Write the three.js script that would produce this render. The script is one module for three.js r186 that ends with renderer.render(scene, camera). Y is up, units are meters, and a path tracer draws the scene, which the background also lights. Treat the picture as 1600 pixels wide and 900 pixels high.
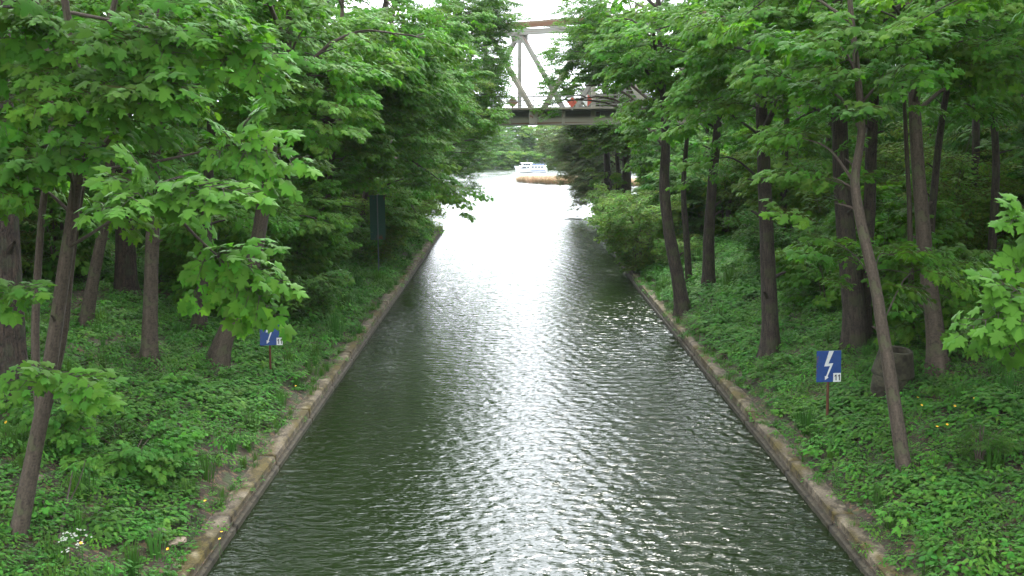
import * as THREE from 'three';
import { mergeGeometries } from 'three/addons/utils/BufferGeometryUtils.js';
import { ImprovedNoise } from 'three/addons/math/ImprovedNoise.js';
import { FontLoader } from 'three/addons/loaders/FontLoader.js';

// ------------------------------------------------------------------ camera
const EYE = 7, FOCAL = 1556, HORIZON = 206;                 // metres above the water, pixels at 1600 x 900
const PITCH = Math.atan((450 - HORIZON) / FOCAL);
const scene = new THREE.Scene();
const camera = new THREE.PerspectiveCamera(2 * Math.atan(450 / FOCAL) * 180 / Math.PI, 16 / 9, 0.1, 3000);
camera.position.set(0, EYE, 0);
camera.rotation.set(-PITCH, 0, 0);
camera.updateMatrixWorld();

// ------------------------------------------------------------------ sky, sun, exposure
const EXPOSURE = 4.8;
const SUN_DIR = new THREE.Vector3(0.15, 0.74, -0.66).normalize();
const noise = new ImprovedNoise();
{
  const w = 512, h = 256, data = new Float32Array(w * h * 4), d = new THREE.Vector3();
  for (let j = 0; j < h; j++) for (let i = 0; i < w; i++) {
    const el = ((j + 0.5) / h - 0.5) * Math.PI, az = ((i + 0.5) / w - 0.5) * 2 * Math.PI;
    d.set(Math.cos(el) * Math.cos(az), Math.sin(el), Math.cos(el) * Math.sin(az));
    const up = Math.max(0, d.y), c = Math.max(0, d.dot(SUN_DIR));
    let n = 0, a = 0.5, f = 2.2;
    for (let k = 0; k < 4; k++) { n += a * noise.noise(d.x * f + 7, d.y * f * 2 + 3, d.z * f + 11); a *= 0.5; f *= 2.1; }
    const L = (0.72 + 0.55 * up + 1.9 * Math.pow(c, 5)) * (1 + 0.22 * n);
    const o = (j * w + i) * 4, g = d.y < 0 ? 0.5 : 1;
    data[o] = L * 0.955 * g; data[o + 1] = L * 1.0 * g; data[o + 2] = L * 1.07 * g; data[o + 3] = 1;
  }
  const sky = new THREE.DataTexture(data, w, h, THREE.RGBAFormat, THREE.FloatType);
  sky.mapping = THREE.EquirectangularReflectionMapping; sky.magFilter = sky.minFilter = THREE.LinearFilter; sky.needsUpdate = true;
  scene.background = sky; scene.environment = sky;
}
const sun = new THREE.DirectionalLight(0xfffaf0, 0.9);
sun.position.copy(SUN_DIR).multiplyScalar(120).add(new THREE.Vector3(0, 0, -45)); sun.target.position.set(0, 0, -45);
sun.castShadow = true; sun.shadow.radius = 26; sun.shadow.mapSize.set(4096, 4096);
Object.assign(sun.shadow.camera, { left: -90, right: 90, top: 90, bottom: -90, near: 1, far: 320 });
scene.add(sun, sun.target);
const renderer = new THREE.WebGLRenderer({ antialias: true });
renderer.toneMapping = THREE.LinearToneMapping;
renderer.toneMappingExposure = EXPOSURE;
renderer.shadowMap.enabled = true;
renderer.setSize(1024, 576);
scene.fog = new THREE.FogExp2(0xdfe8ea, 0.00013);

// ------------------------------------------------------------------ helpers
function rng(seed) { let s = seed >>> 0; return () => { s = s + 0x6D2B79F5 | 0; let t = Math.imul(s ^ s >>> 15, 1 | s); t = t + Math.imul(t ^ t >>> 7, 61 | t) ^ t; return ((t ^ t >>> 14) >>> 0) / 4294967296; }; }
const R = rng(20240521);
const rr = (a, b, r = R) => a + (b - a) * r();
const V = (x, y, z) => new THREE.Vector3(x, y, z);
const lerp = (a, b, t) => a + (b - a) * t, clamp = (x, a, b) => Math.min(b, Math.max(a, x));
const smooth = (a, b, x) => { const t = clamp((x - a) / (b - a), 0, 1); return t * t * (3 - 2 * t); };
const n3 = (x, y, z = 0) => noise.noise(x, y, z);
const SP = Math.sin(PITCH), CP = Math.cos(PITCH);
function at(px, py, depth) {                                // the point seen at a pixel, that many metres ahead
  const u = (px - 800) / FOCAL, v = (450 - py) / FOCAL, k = depth / (CP + v * SP);
  return V(u * k, EYE + (v * CP - SP) * k, -depth);
}
const used = {};
function numbered(name) { const k = used[name] = (used[name] ?? -1) + 1; return k ? `${name}_${String(k).padStart(3, '0')}` : name; }
function shade(o) { o.castShadow = o.receiveShadow = true; return o; }
function tag(o, label, category, group) { o.userData.label = label; o.userData.category = category; if (group) o.userData.group = group; return o; }
function thing(name, label, category, pos, group) { const o = new THREE.Group(); o.name = numbered(name); if (pos) o.position.copy(pos); scene.add(o); return tag(o, label, category, group); }
function part(name, geo, mat, parent, label) { const m = shade(new THREE.Mesh(geo, mat)); m.name = name; if (label) m.userData.label = label; parent.add(m); return m; }
function struct(name, geo, mat) { const m = shade(new THREE.Mesh(geo, mat)); m.name = name; m.userData.kind = 'structure'; scene.add(m); return m; }
function geoFrom(pos, idx, uv, col) {
  const g = new THREE.BufferGeometry();
  g.setAttribute('position', new THREE.Float32BufferAttribute(pos, 3));
  if (uv) g.setAttribute('uv', new THREE.Float32BufferAttribute(uv, 2));
  if (col) g.setAttribute('color', new THREE.Float32BufferAttribute(col, 3));
  g.setIndex(idx); g.computeVertexNormals(); return g;
}
// a tube along points with its own radius at each; uv in metres
function tube(pts, radii, seg = 8, step = 0, lump = 0, flare = 0) {
  const curve = new THREE.CatmullRomCurve3(pts, false, 'centripetal'), len = curve.getLength();
  const n = Math.max(2, Math.round(step ? len / step : pts.length * 3));
  const P = curve.getPoints(n), pos = [], uv = [], idx = [];
  let T = P[1].clone().sub(P[0]).normalize(), N = Math.abs(T.y) > 0.9 ? V(1, 0, 0) : V(0, 1, 0);
  N.sub(T.clone().multiplyScalar(N.dot(T))).normalize();
  let s = 0; const seed = pts[0].x * 3.1 + pts[0].z * 1.7;
  for (let i = 0; i <= n; i++) {
    if (i) s += P[i].distanceTo(P[i - 1]);
    const t2 = (i < n ? P[i + 1].clone().sub(P[i]) : P[i].clone().sub(P[i - 1])).normalize();
    N.sub(t2.clone().multiplyScalar(N.dot(t2))).normalize(); const B = t2.clone().cross(N);
    const f = i / n * (radii.length - 1), k = Math.min(radii.length - 2, Math.floor(f)), r0 = lerp(radii[k], radii[k + 1], f - k);
    for (let j = 0; j <= seg; j++) {
      const a = j / seg * Math.PI * 2, ca = Math.cos(a), sa = Math.sin(a);
      let r = r0;
      if (lump) r *= 1 + lump * (n3(ca * 1.3 + seed, s * 0.9, sa * 1.3) + 0.5 * n3(ca * 3 + seed, s * 2.3, sa * 3));
      if (flare) { const fl = Math.exp(-s / 0.33); r *= 1 + fl * flare * (0.7 + 0.6 * Math.cos(a * 4 + seed)); }
      pos.push(P[i].x + (N.x * ca + B.x * sa) * r, P[i].y + (N.y * ca + B.y * sa) * r, P[i].z + (N.z * ca + B.z * sa) * r);
      uv.push(j / seg * Math.max(1, Math.round(radii[0] * 6.28)), s);
    }
  }
  for (let i = 0; i < n; i++) for (let j = 0; j < seg; j++) { const a = i * (seg + 1) + j, b = a + seg + 1; idx.push(a, a + 1, b, b, a + 1, b + 1); }
  return geoFrom(pos, idx, uv);
}
function bar(a, b, w, h, roll = 0) {                        // a rectangular bar from a to b
  const d = b.clone().sub(a), len = d.length(), g = new THREE.BoxGeometry(w, h, len);
  const z = d.clone().normalize(), up = Math.abs(z.y) > 0.98 ? V(1, 0, 0) : V(0, 1, 0), x = up.clone().cross(z).normalize(), y = z.clone().cross(x);
  if (roll) { x.applyAxisAngle(z, roll); y.applyAxisAngle(z, roll); }
  return g.applyMatrix4(new THREE.Matrix4().makeBasis(x, y, z).setPosition(a.clone().add(b).multiplyScalar(0.5)));
}
// periodic value noise for textures
function tileNoise(seed, px, py) {
  const r = rng(seed), g = Array.from({ length: px * py }, () => r());
  return (u, v) => {
    const x = u * px, y = v * py, i = Math.floor(x), j = Math.floor(y), fx = x - i, fy = y - j, sx = fx * fx * (3 - 2 * fx), sy = fy * fy * (3 - 2 * fy);
    const q = (a, b) => g[((b % py) + py) % py * px + ((a % px) + px) % px];
    return lerp(lerp(q(i, j), q(i + 1, j), sx), lerp(q(i, j + 1), q(i + 1, j + 1), sx), sy);
  };
}
function fbm(seed, px, py, oct = 4) {
  const L = Array.from({ length: oct }, (_, k) => tileNoise(seed + k, px << k, py << k));
  return (u, v) => { let s = 0, a = 0.5, t = 0; for (const f of L) { s += a * f(u, v); t += a; a *= 0.55; } return s / t; };
}
function tex(w, h, f, srgb, rep = [1, 1]) {                 // f(u, v) returns r, g, b in 0..1 (as stored)
  const d = new Uint8Array(w * h * 4);
  for (let j = 0; j < h; j++) for (let i = 0; i < w; i++) { const c = f(i / w, j / h), o = (j * w + i) * 4; for (let k = 0; k < 3; k++) d[o + k] = clamp(c[k], 0, 1) * 255; d[o + 3] = 255; }
  const t = new THREE.DataTexture(d, w, h); t.wrapS = t.wrapT = THREE.RepeatWrapping; t.magFilter = THREE.LinearFilter; t.minFilter = THREE.LinearMipmapLinearFilter; t.generateMipmaps = true;
  if (srgb) t.colorSpace = THREE.SRGBColorSpace;
  t.repeat.set(...rep); t.needsUpdate = true; return t;
}
const toS = (x) => x <= 0.0031308 ? 12.92 * x : 1.055 * Math.pow(x, 1 / 2.4) - 0.055;
const lin = (r, g, b) => [toS(r), toS(g), toS(b)];
const mix3 = (a, b, t) => a.map((x, i) => lerp(x, b[i], t));

// ------------------------------------------------------------------ materials
function barkMaterial(seed, dark, pale, green, ridge, bump) {
  const a = fbm(seed, 6, 2), b = fbm(seed + 20, 14, 3, 3), c = fbm(seed + 40, 3, 3, 4), e = fbm(seed + 60, 40, 40, 2);
  const hgt = (u, v) => { const w = u + 0.05 * (a(u, v) - 0.5); const x = Math.abs(b(w, v * 0.999) - 0.5) * 2; return clamp(ridge * Math.pow(x, 0.6) + (1 - ridge) * a(u, v) + 0.25 * (e(u, v) - 0.5), 0, 1); };
  const map = tex(256, 512, (u, v) => { const h = hgt(u, v), m = smooth(0.52, 0.72, c(u, v)); return lin(...mix3(mix3(dark, pale, clamp(h * 1.1 + 0.35 * (e(u, v) - 0.5), 0, 1)), green, m * 0.6)); }, true);
  const bm = tex(256, 512, (u, v) => { const h = hgt(u, v); return [h, h, h]; });
  return new THREE.MeshStandardMaterial({ map, bumpMap: bm, bumpScale: bump, roughness: 0.95 });
}
const M = {};
M.mapleBark = barkMaterial(11, [0.02, 0.015, 0.011], [0.12, 0.092, 0.068], [0.085, 0.095, 0.045], 0.5, 0.02);
M.darkBark = barkMaterial(23, [0.014, 0.011, 0.009], [0.086, 0.066, 0.05], [0.06, 0.066, 0.03], 0.75, 0.03);
M.pineBark = barkMaterial(37, [0.012, 0.009, 0.007], [0.075, 0.05, 0.036], [0.04, 0.045, 0.025], 0.9, 0.04);
M.twig = new THREE.MeshStandardMaterial({ color: new THREE.Color().setRGB(0.075, 0.06, 0.042), roughness: 0.9 });
function leafMaterial(r, g, b, t = 0.58, coat = 0.1) {
  return new THREE.MeshPhysicalMaterial({ color: new THREE.Color().setRGB(r, g, b), vertexColors: true, roughness: 1, transmission: t, thickness: 0, specularIntensity: 0.25, side: THREE.DoubleSide, clearcoat: coat, clearcoatRoughness: 0.42 });
}
M.maple = leafMaterial(0.068, 0.215, 0.013);
M.mapleFar = leafMaterial(0.068, 0.215, 0.013);
M.alder = leafMaterial(0.052, 0.165, 0.016);
M.limeLeaf = leafMaterial(0.1, 0.24, 0.02);
M.willow = leafMaterial(0.085, 0.15, 0.045);
M.herb = leafMaterial(0.05, 0.175, 0.018, 0.4, 0.1);
M.shrub = leafMaterial(0.056, 0.18, 0.017);
M.bush = leafMaterial(0.115, 0.26, 0.035);  // pale bush leaves, colour lightened to offset the shade of the trees above
M.grass = leafMaterial(0.05, 0.14, 0.02, 0.3, 0.05);
{
  const a = fbm(101, 5, 5, 5), b = fbm(131, 40, 40, 3), c = fbm(151, 16, 16, 3);
  M.soil = new THREE.MeshStandardMaterial({
    map: tex(512, 512, (u, v) => { let k = mix3([0.016, 0.012, 0.008], [0.055, 0.038, 0.023], a(u, v)); if (b(u, v) > 0.62) k = mix3(k, [0.12, 0.075, 0.04], 0.8); if (c(u, v) > 0.6) k = mix3(k, [0.028, 0.045, 0.014], 0.7); return lin(...k); }, true, [0.33, 0.33]),
    bumpMap: tex(512, 512, (u, v) => { const h = 0.5 * a(u, v) + 0.5 * b(u, v); return [h, h, h]; }, false, [0.33, 0.33]), bumpScale: 0.05, roughness: 1,
  });
}
{
  const a = fbm(201, 4, 4, 5), b = fbm(231, 60, 60, 2), c = fbm(251, 9, 9, 4);
  M.concrete = new THREE.MeshStandardMaterial({
    vertexColors: true,
    map: tex(512, 512, (u, v) => { let k = mix3([0.55, 0.52, 0.46], [1, 0.97, 0.9], a(u, v)); k = mix3(k, [0.4, 0.36, 0.3], smooth(0.55, 0.7, c(u, v)) * 0.7); const s = 0.75 + 0.5 * b(u, v); return k.map((x) => x * s); }, true, [0.7, 0.7]),
    bumpMap: tex(512, 512, (u, v) => { const h = 0.35 * a(u, v) + 0.35 * b(u, v) + 0.3 * c(u, v); return [h, h, h]; }, false, [0.7, 0.7]), bumpScale: 0.03, roughness: 0.95,
  });
}
function painted(r, g, b, rust, rough = 0.6, metal = 0) {
  const a = fbm(Math.round(r * 1000 + g * 300), 4, 4, 5), e = fbm(Math.round(b * 1000 + 77), 24, 24, 3);
  return new THREE.MeshStandardMaterial({ roughness: rough, metalness: metal, map: tex(256, 256, (u, v) => lin(...mix3([r, g, b].map((x) => x * (0.85 + 0.3 * e(u, v))), [0.13, 0.055, 0.025], smooth(0.62 - rust, 0.72 - rust * 0.6, 0.75 * a(u, v) + 0.25 * e(u, v)))), true, [0.5, 0.5]) });
}
M.steel = painted(0.2, 0.2, 0.175, 0.05);
M.steelRust = painted(0.2, 0.15, 0.1, 0.18);
M.steelPale = painted(0.25, 0.235, 0.18, 0.08);

M.rust = painted(0.075, 0.024, 0.013, 0.02, 0.85);

// ------------------------------------------------------------------ canal, banks, lake
const wallLeft = (z) => z > -71 ? -4.95 : -4.95 + (z + 71) * 1.1;                       // water's edge, x at z
const wallRight = (z) => z > -43 ? 5.7 : z > -86 ? 5.7 + smooth(-43, -95, z) * 1.62 : 7.2 - (z + 86) * 1.3;
const COPING = 0.33;
function groundY(x, z) {
  const mid = (wallLeft(z) + wallRight(z)) / 2, left = x < mid;
  const a = left ? wallLeft(z) - COPING - x : x - wallRight(z) - COPING;
  const end = left ? smooth(-68, -80, z) : smooth(-84, -96, z);
  if (a < 0) return lerp(0.25 + a * 0.2, 0.2 + a * 0.5, end);
  const top = lerp(3.6, 1.4, Math.max(end, smooth(-50, -90, z) * 0.5));
  let y = lerp(0.27, 0.2, end) + top * (1 - Math.exp(-a * 0.44 / top * 1.15));
  y += (0.16 * n3(x * 0.35, z * 0.35, 4) + 0.07 * n3(x * 1.3, z * 1.3, 9)) * smooth(0, 1.2, a) + 0.4 * n3(x * 0.09, z * 0.09, 2) * smooth(3, 9, a);
  return y;
}
function foot(px, py) {                                     // where a pixel's ray meets the bank
  for (let d = 8; d < 220; d += 0.04) { const p = at(px, py, d); if (p.y <= groundY(p.x, p.z)) return V(p.x, groundY(p.x, p.z), p.z); }
  return at(px, py, 60);
}
function bank(side) {
  const as = [-0.35, -0.1, 0]; for (let a = 0.2; a < 70; a *= 1.09, a += 0.08) as.push(a);
  const zs = []; for (let z = 26; z > -150; z -= z > -45 ? 0.45 : 0.9) zs.push(z);
  const pos = [], uv = [], idx = [], n = as.length;
  zs.forEach((z, i) => as.forEach((a, j) => {
    const x = side < 0 ? wallLeft(z) - COPING - a : wallRight(z) + COPING + a;
    pos.push(x, groundY(x, z), z); uv.push(x, z);
    if (i && j) { const q = i * n + j; side < 0 ? idx.push(q, q - 1, q - n, q - 1, q - n - 1, q - n) : idx.push(q, q - n, q - 1, q - 1, q - n, q - n - 1); }
  }));
  return geoFrom(pos, idx, uv);
}
struct('ground_left_bank', bank(-1), M.soil);
struct('ground_right_bank', bank(1), M.soil);

// water: the ripples are geometry where the eye can tell them apart, finer ones are relief
{
  const waves = [], r = rng(77);
  for (let k = 0; k < 56; k++) {
    const lam = 0.11 * Math.pow(4.6, r()), dir = (r() + r() + r() - 1.5) * 1.35, kk = 6.283 / lam;
    waves.push([kk * Math.sin(dir), kk * Math.cos(dir), r() * 6.283, 0.0044 * Math.pow(lam, 0.95), lam]);
  }
  const sheet = (zs, edge, n, gain) => {
    const pos = [], uv = [], idx = [];
    zs.forEach((z, i) => {
      const [x0, x1] = edge(z), sx = (x1 - x0) / n, s = Math.max(i ? zs[i - 1] - z : 0.08, sx * 0.45);
      for (let j = 0; j <= n; j++) {
        const x = x0 + sx * j; let y = 0; const gust = (0.5 + 0.62 * smooth(-3.6, 1.5, x) + 0.55 * n3(x * 0.2, z * 0.1, 1)) * gain(z);
        for (const [a, b, c, h, lam] of waves) if (lam > 2.2 * s) y += h * Math.min(1, lam / (2.2 * s) - 1) * Math.sin(a * x + b * z + c + 1.3 * n3(x * 0.3, z * 0.3, lam));
        pos.push(x, y * gust, z); uv.push(x, z);
        if (i && j) { const q = i * (n + 1) + j; idx.push(q, q - n - 1, q - 1, q - 1, q - n - 1, q - n - 2); }
      }
    });
    return geoFrom(pos, idx, uv);
  };
  const zs = []; for (let z = 6, s = 0.4; z > -80; z -= s) { zs.push(z); if (z < -12) s = 0.046 + (-z - 12) * 0.0016; }
  zs.push(-80);
  const far = []; for (let z = -80; z > -205; z -= 0.36) far.push(z);
  const a = fbm(301, 5, 12, 4), b = fbm(331, 9, 22, 3);
  M.water = new THREE.MeshPhysicalMaterial({
    color: new THREE.Color().setRGB(0.008, 0.0145, 0.004), roughness: 0.06, ior: 1.33,
    bumpMap: tex(512, 512, (u, v) => { const h = 0.6 * a(u, v) + 0.4 * (1 - Math.abs(2 * b(u, v) - 1)); return [h, h, h]; }, false, [0.42, 0.42]), bumpScale: 0.035,
  });
  struct('water_canal', sheet(zs, (z) => [Math.min(-5.6, wallLeft(z) - 0.7), 8.2], 270, (z) => 1 + 0.5 * smooth(-40, -75, z)), M.water);
  for (let k = 0; k < 40; k++) { const lam = 0.9 * Math.pow(4.5, r()), dir = (r() + r() + r() - 1.5) * 0.8, kk = 6.283 / lam; waves.push([kk * Math.sin(dir), kk * Math.cos(dir), r() * 6.283, 0.0048 * lam, lam]); }
  struct('water_lake', sheet(far, () => [-150, 150], 330, () => 1.1), M.water);
}

// quay walls: cast blocks with mossy tops
function quayWall(side, z0, z1, label) {
  const w = thing('quay_wall', label, 'canal wall', null), r = rng(side > 0 ? 5 : 9);
  // across the wall: from the bank side over the top to the water, then a low ledge
  const prof = [[0.36, 0.06], [0.355, 0.3], [0.34, 0.318], [0.25, 0.325], [0.13, 0.325], [0.025, 0.318], [0.004, 0.297], [-0.005, 0.19], [-0.01, 0.11], [-0.06, 0.1], [-0.075, 0.085], [-0.075, -0.4]];
  for (let z = z0; z > z1;) {
    const len = Math.min(rr(2.6, 3.6, r), z - z1), dx = rr(-0.012, 0.012, r), dy = rr(-0.012, 0.012, r), n = Math.max(4, Math.round(len / 0.16)), pos = [], uv = [], col = [], idx = [], m = prof.length;
    for (let i = 0; i <= n; i++) {
      const zz = z - 0.004 - (len - 0.008) * i / n, e = side < 0 ? wallLeft(zz) : wallRight(zz);
      let s = 0;
      prof.forEach(([a, y], j) => {
        if (j) s += Math.hypot(a - prof[j - 1][0], y - prof[j - 1][1]);
        const edge = i === 0 || i === n ? 0.995 : 1, ch = j >= 1 && j <= 7 ? 0.012 * n3(zz * 1.1, a * 5, side * 9) + 0.009 * n3(zz * 7, a * 14, 3) : 0.006 * n3(zz * 5, a, 1);
        const chip = (j === 5 || j === 6) ? -0.05 * smooth(0.22, 0.5, n3(zz * 1.7, 5, side)) : 0;
        pos.push(e + side * (a + dx * (j < 8 ? 1 : 0) + (j === 0 || j === 1 ? 0.05 * n3(zz * 1.1, 2, side) : 0)), (y + (j > 0 && j < 8 ? ch + chip + dy : 0)) * edge, zz); uv.push(s, zz);
        const ms = smooth(-0.12, 0.14, n3(zz * 0.75, a * 3 + 20, side * 4) + 0.45 * n3(zz * 3, a * 8, 7) + (j > 2 && j < 7 ? 0.12 : -0.2)), lich = smooth(0.25, 0.4, n3(zz * 4, a * 9, 31)), wet = j > 7 ? 0.45 : 1;
        let c = mix3([0.185, 0.16, 0.13], [0.1, 0.08, 0.016], ms); c = mix3(c, [0.4, 0.37, 0.31], lich * 0.6);
        if (j > 7) c = [0.07, 0.062, 0.045];
        col.push(...c);
        if (i && j) { const q = i * m + j; side < 0 ? idx.push(q, q - 1, q - m, q - 1, q - m - 1, q - m) : idx.push(q, q - m, q - 1, q - 1, q - m, q - m - 1); }
      });
    }
    for (const i of [0, n]) for (let j = 1; j < m - 1; j++) { const o = i * m; (i === 0) === (side > 0) ? idx.push(o, o + j, o + j + 1) : idx.push(o, o + j + 1, o + j); }
    part('coping_block', geoFrom(pos, idx, uv, col), M.concrete, w);
    z -= len;
  }
}
quayWall(-1, 8, -71, 'low mossy concrete wall along the left edge of the canal');
quayWall(1, 8, -86, 'low mossy concrete wall along the right edge of the canal');

// ------------------------------------------------------------------ leaves and sprays
function leafGeo(kind) {                                    // unit leaf: stalk end at the origin, tip along +x, face up
  const half = {
    maple: [[0.0, 0.0], [-0.06, 0.17], [-0.02, 0.4], [0.1, 0.3], [0.2, 0.24], [0.3, 0.42], [0.4, 0.5], [0.52, 0.56], [0.52, 0.36], [0.5, 0.2], [0.66, 0.25], [0.76, 0.17], [0.82, 0.1], [1, 0]],
    mapleFar: [[0.0, 0.0], [-0.03, 0.38], [0.2, 0.24], [0.5, 0.54], [0.5, 0.2], [0.74, 0.2], [1, 0]],
    oval: [[0, 0], [0.22, 0.22], [0.6, 0.24], [1, 0]],
    round: [[0, 0], [0.12, 0.3], [0.5, 0.42], [0.85, 0.25], [1, 0]],
    narrow: [[0, 0], [0.35, 0.1], [1, 0]],
  }[kind];
  const pos = [], idx = [], mid = [0.3, 0];
  const ring = [...half, ...half.slice(1, -1).reverse().map(([x, y]) => [x, -y])];
  const z = (x, y) => -0.28 * Math.abs(y) + 0.1 * x - 0.24 * x * x;
  pos.push(mid[0], z(...mid), mid[1]); for (const [x, y] of ring) pos.push(x, z(x, y), y);
  for (let k = 0; k < ring.length; k++) idx.push(0, 1 + k, 1 + (k + 1) % ring.length);
  return geoFrom(pos, idx);
}
const LEAF = Object.fromEntries(['maple', 'mapleFar', 'oval', 'round', 'narrow'].map((k) => [k, leafGeo(k)]));
function tinted(geo, c) { const n = geo.attributes.position.count, a = new Float32Array(n * 3); for (let i = 0; i < n; i++) { a[3 * i] = c[0]; a[3 * i + 1] = c[1]; a[3 * i + 2] = c[2]; } geo.setAttribute('color', new THREE.BufferAttribute(a, 3)); return geo; }
const tone = (r, v = 0.22) => { const b = rr(1 - v, 1 + v, r), y = rr(0.88, 1.25, r); return [b * y, b, b * rr(0.75, 1.15, r)]; };
// places of the leaves of one flat layered spray: twig along +x, y up
function sprayPlan(r, L, W, size, droop = 0.6, step = 0.1) {
  const out = [], q = new THREE.Quaternion(), twigs = [];
  const put = (x, y, z, yaw, s) => {
    const X = V(Math.cos(yaw), -droop - rr(-0.25, 0.45, r), Math.sin(yaw)).normalize();
    const up = V(rr(-0.1, 0.55, r), 1, rr(-0.35, 0.35, r)), Z = X.clone().cross(up).normalize(), Y = Z.clone().cross(X);
    out.push(new THREE.Matrix4().makeBasis(X, Y, Z).scale(V(s, s, s)).setPosition(x, y, z));
  };
  const sag = (x) => -0.22 * x * x / L;
  twigs.push([V(0, 0, 0), V(L * 0.5, sag(L * 0.5), 0), V(L, sag(L), 0)]);
  for (let x = 0.12 * L; x < L; x += step * 1.25) for (const s of [-1, 1]) {
    const w = W * Math.sin(Math.PI * clamp(0.18 + 0.8 * x / L, 0, 1)) * rr(0.5, 1.1, r), ang = s * rr(0.7, 1.15, r), dx = Math.cos(ang), dz = Math.sin(ang);
    if (w > 0.15) twigs.push([V(x, sag(x), 0), V(x + dx * w, sag(x) - 0.12 * w, dz * w)]);
    for (let u = Math.min(0.08, w * 0.5); u <= w; u += step) {
      const sz = size * rr(0.7, 1.15, r), y = sag(x) - 0.15 * u * u / Math.max(W, 0.2) + rr(-0.05, 0.05, r);
      put(x + dx * u + rr(-0.03, 0.03, r), y, dz * u, ang * 0.6 + rr(-0.9, 0.9, r), sz);
      if (r() < 0.55) put(x + dx * u, y - rr(0, 0.1, r), dz * u + rr(-0.05, 0.05, r), ang + s * rr(0.5, 1.5, r), sz * 0.85);
    }
  }
  put(L, sag(L), 0, 0, size * 1.1); put(L, sag(L), 0, 0.7, size); put(L, sag(L), 0, -0.7, size);
  return { leaves: out, twigs };
}
function sprayGeo(seed, kind, L, W, size, droop, step) {
  const r = rng(seed), { leaves, twigs } = sprayPlan(r, L, W, size, droop, step), gs = [];
  for (const m of leaves) gs.push(tinted(LEAF[kind].clone().applyMatrix4(m), tone(r)));
  for (const t of twigs) { const g = tube(t, [0.007, 0.003], 3); g.deleteAttribute('uv'); gs.push(tinted(g, [1.1, 0.5, 1.2])); }
  return mergeGeometries(gs);
}
const SPRAY = {
  maple: [0, 1, 2, 3].map((k) => sprayGeo(500 + k, 'mapleFar', 0.95, 0.5, 0.165)),
  alder: [0, 1, 2, 3].map((k) => sprayGeo(520 + k, 'oval', 0.85, 0.45, 0.12, 0.3, 0.09)),
  round: [0, 1, 2].map((k) => sprayGeo(540 + k, 'round', 0.75, 0.42, 0.11, 0.25, 0.09)),
  willow: [0, 1, 2].map((k) => sprayGeo(560 + k, 'narrow', 1.05, 0.45, 0.16, 0.7, 0.08)),
};
const UP = V(0, 1, 0);
function sprayMatrix(p, dir, scale, r, tilt = 0.25, light = null) {        // a spray at p pointing along dir
  const X = dir.clone(); X.y = clamp(X.y, -0.7, 0.5); X.normalize();
  const up = V(rr(-tilt, tilt, r), 1, rr(-tilt, tilt, r)); if (light) up.add(light); const Z = X.clone().cross(up).normalize(), Y = Z.clone().cross(X);
  return new THREE.Matrix4().makeBasis(X, Y, Z).scale(V(scale, scale, scale)).setPosition(p);
}
function instanced(name, geo, mat, mats, r, parent, vary = 0.2) {
  const m = shade(new THREE.InstancedMesh(geo, mat, mats.length)), c = new THREE.Color();
  mats.forEach((x, i) => { m.setMatrixAt(i, x); const b = rr(1 - vary, 1 + vary, r), y = rr(0.85, 1.3, r); m.setColorAt(i, c.setRGB(b * y, b, b * rr(0.8, 1.15, r))); });
  m.name = name; m.userData.kind = 'stuff'; parent.add(m); return m;
}

// boughs are kept cut back in front of the marks that boats must see
const KEPT_CLEAR = [[foot(592, 434).add(V(0, 2.8, 0)), 16, 1.15], [at(918, 157, 66.3), 14, 1.15], [at(945, 160, 65), 13, 0.9], [at(896, 162, 66.5), 9, 0.7]].map(([p, len, rad]) => { const d = V(0, EYE, 0).sub(p).normalize(); return { p, d, len, rad }; });
const inTheWay = (q) => KEPT_CLEAR.some(({ p, d, len, rad }) => { const v = q.clone().sub(p), t = v.dot(d); return t > -0.4 && t < len && v.addScaledVector(d, -t).length() < rad; });

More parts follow.
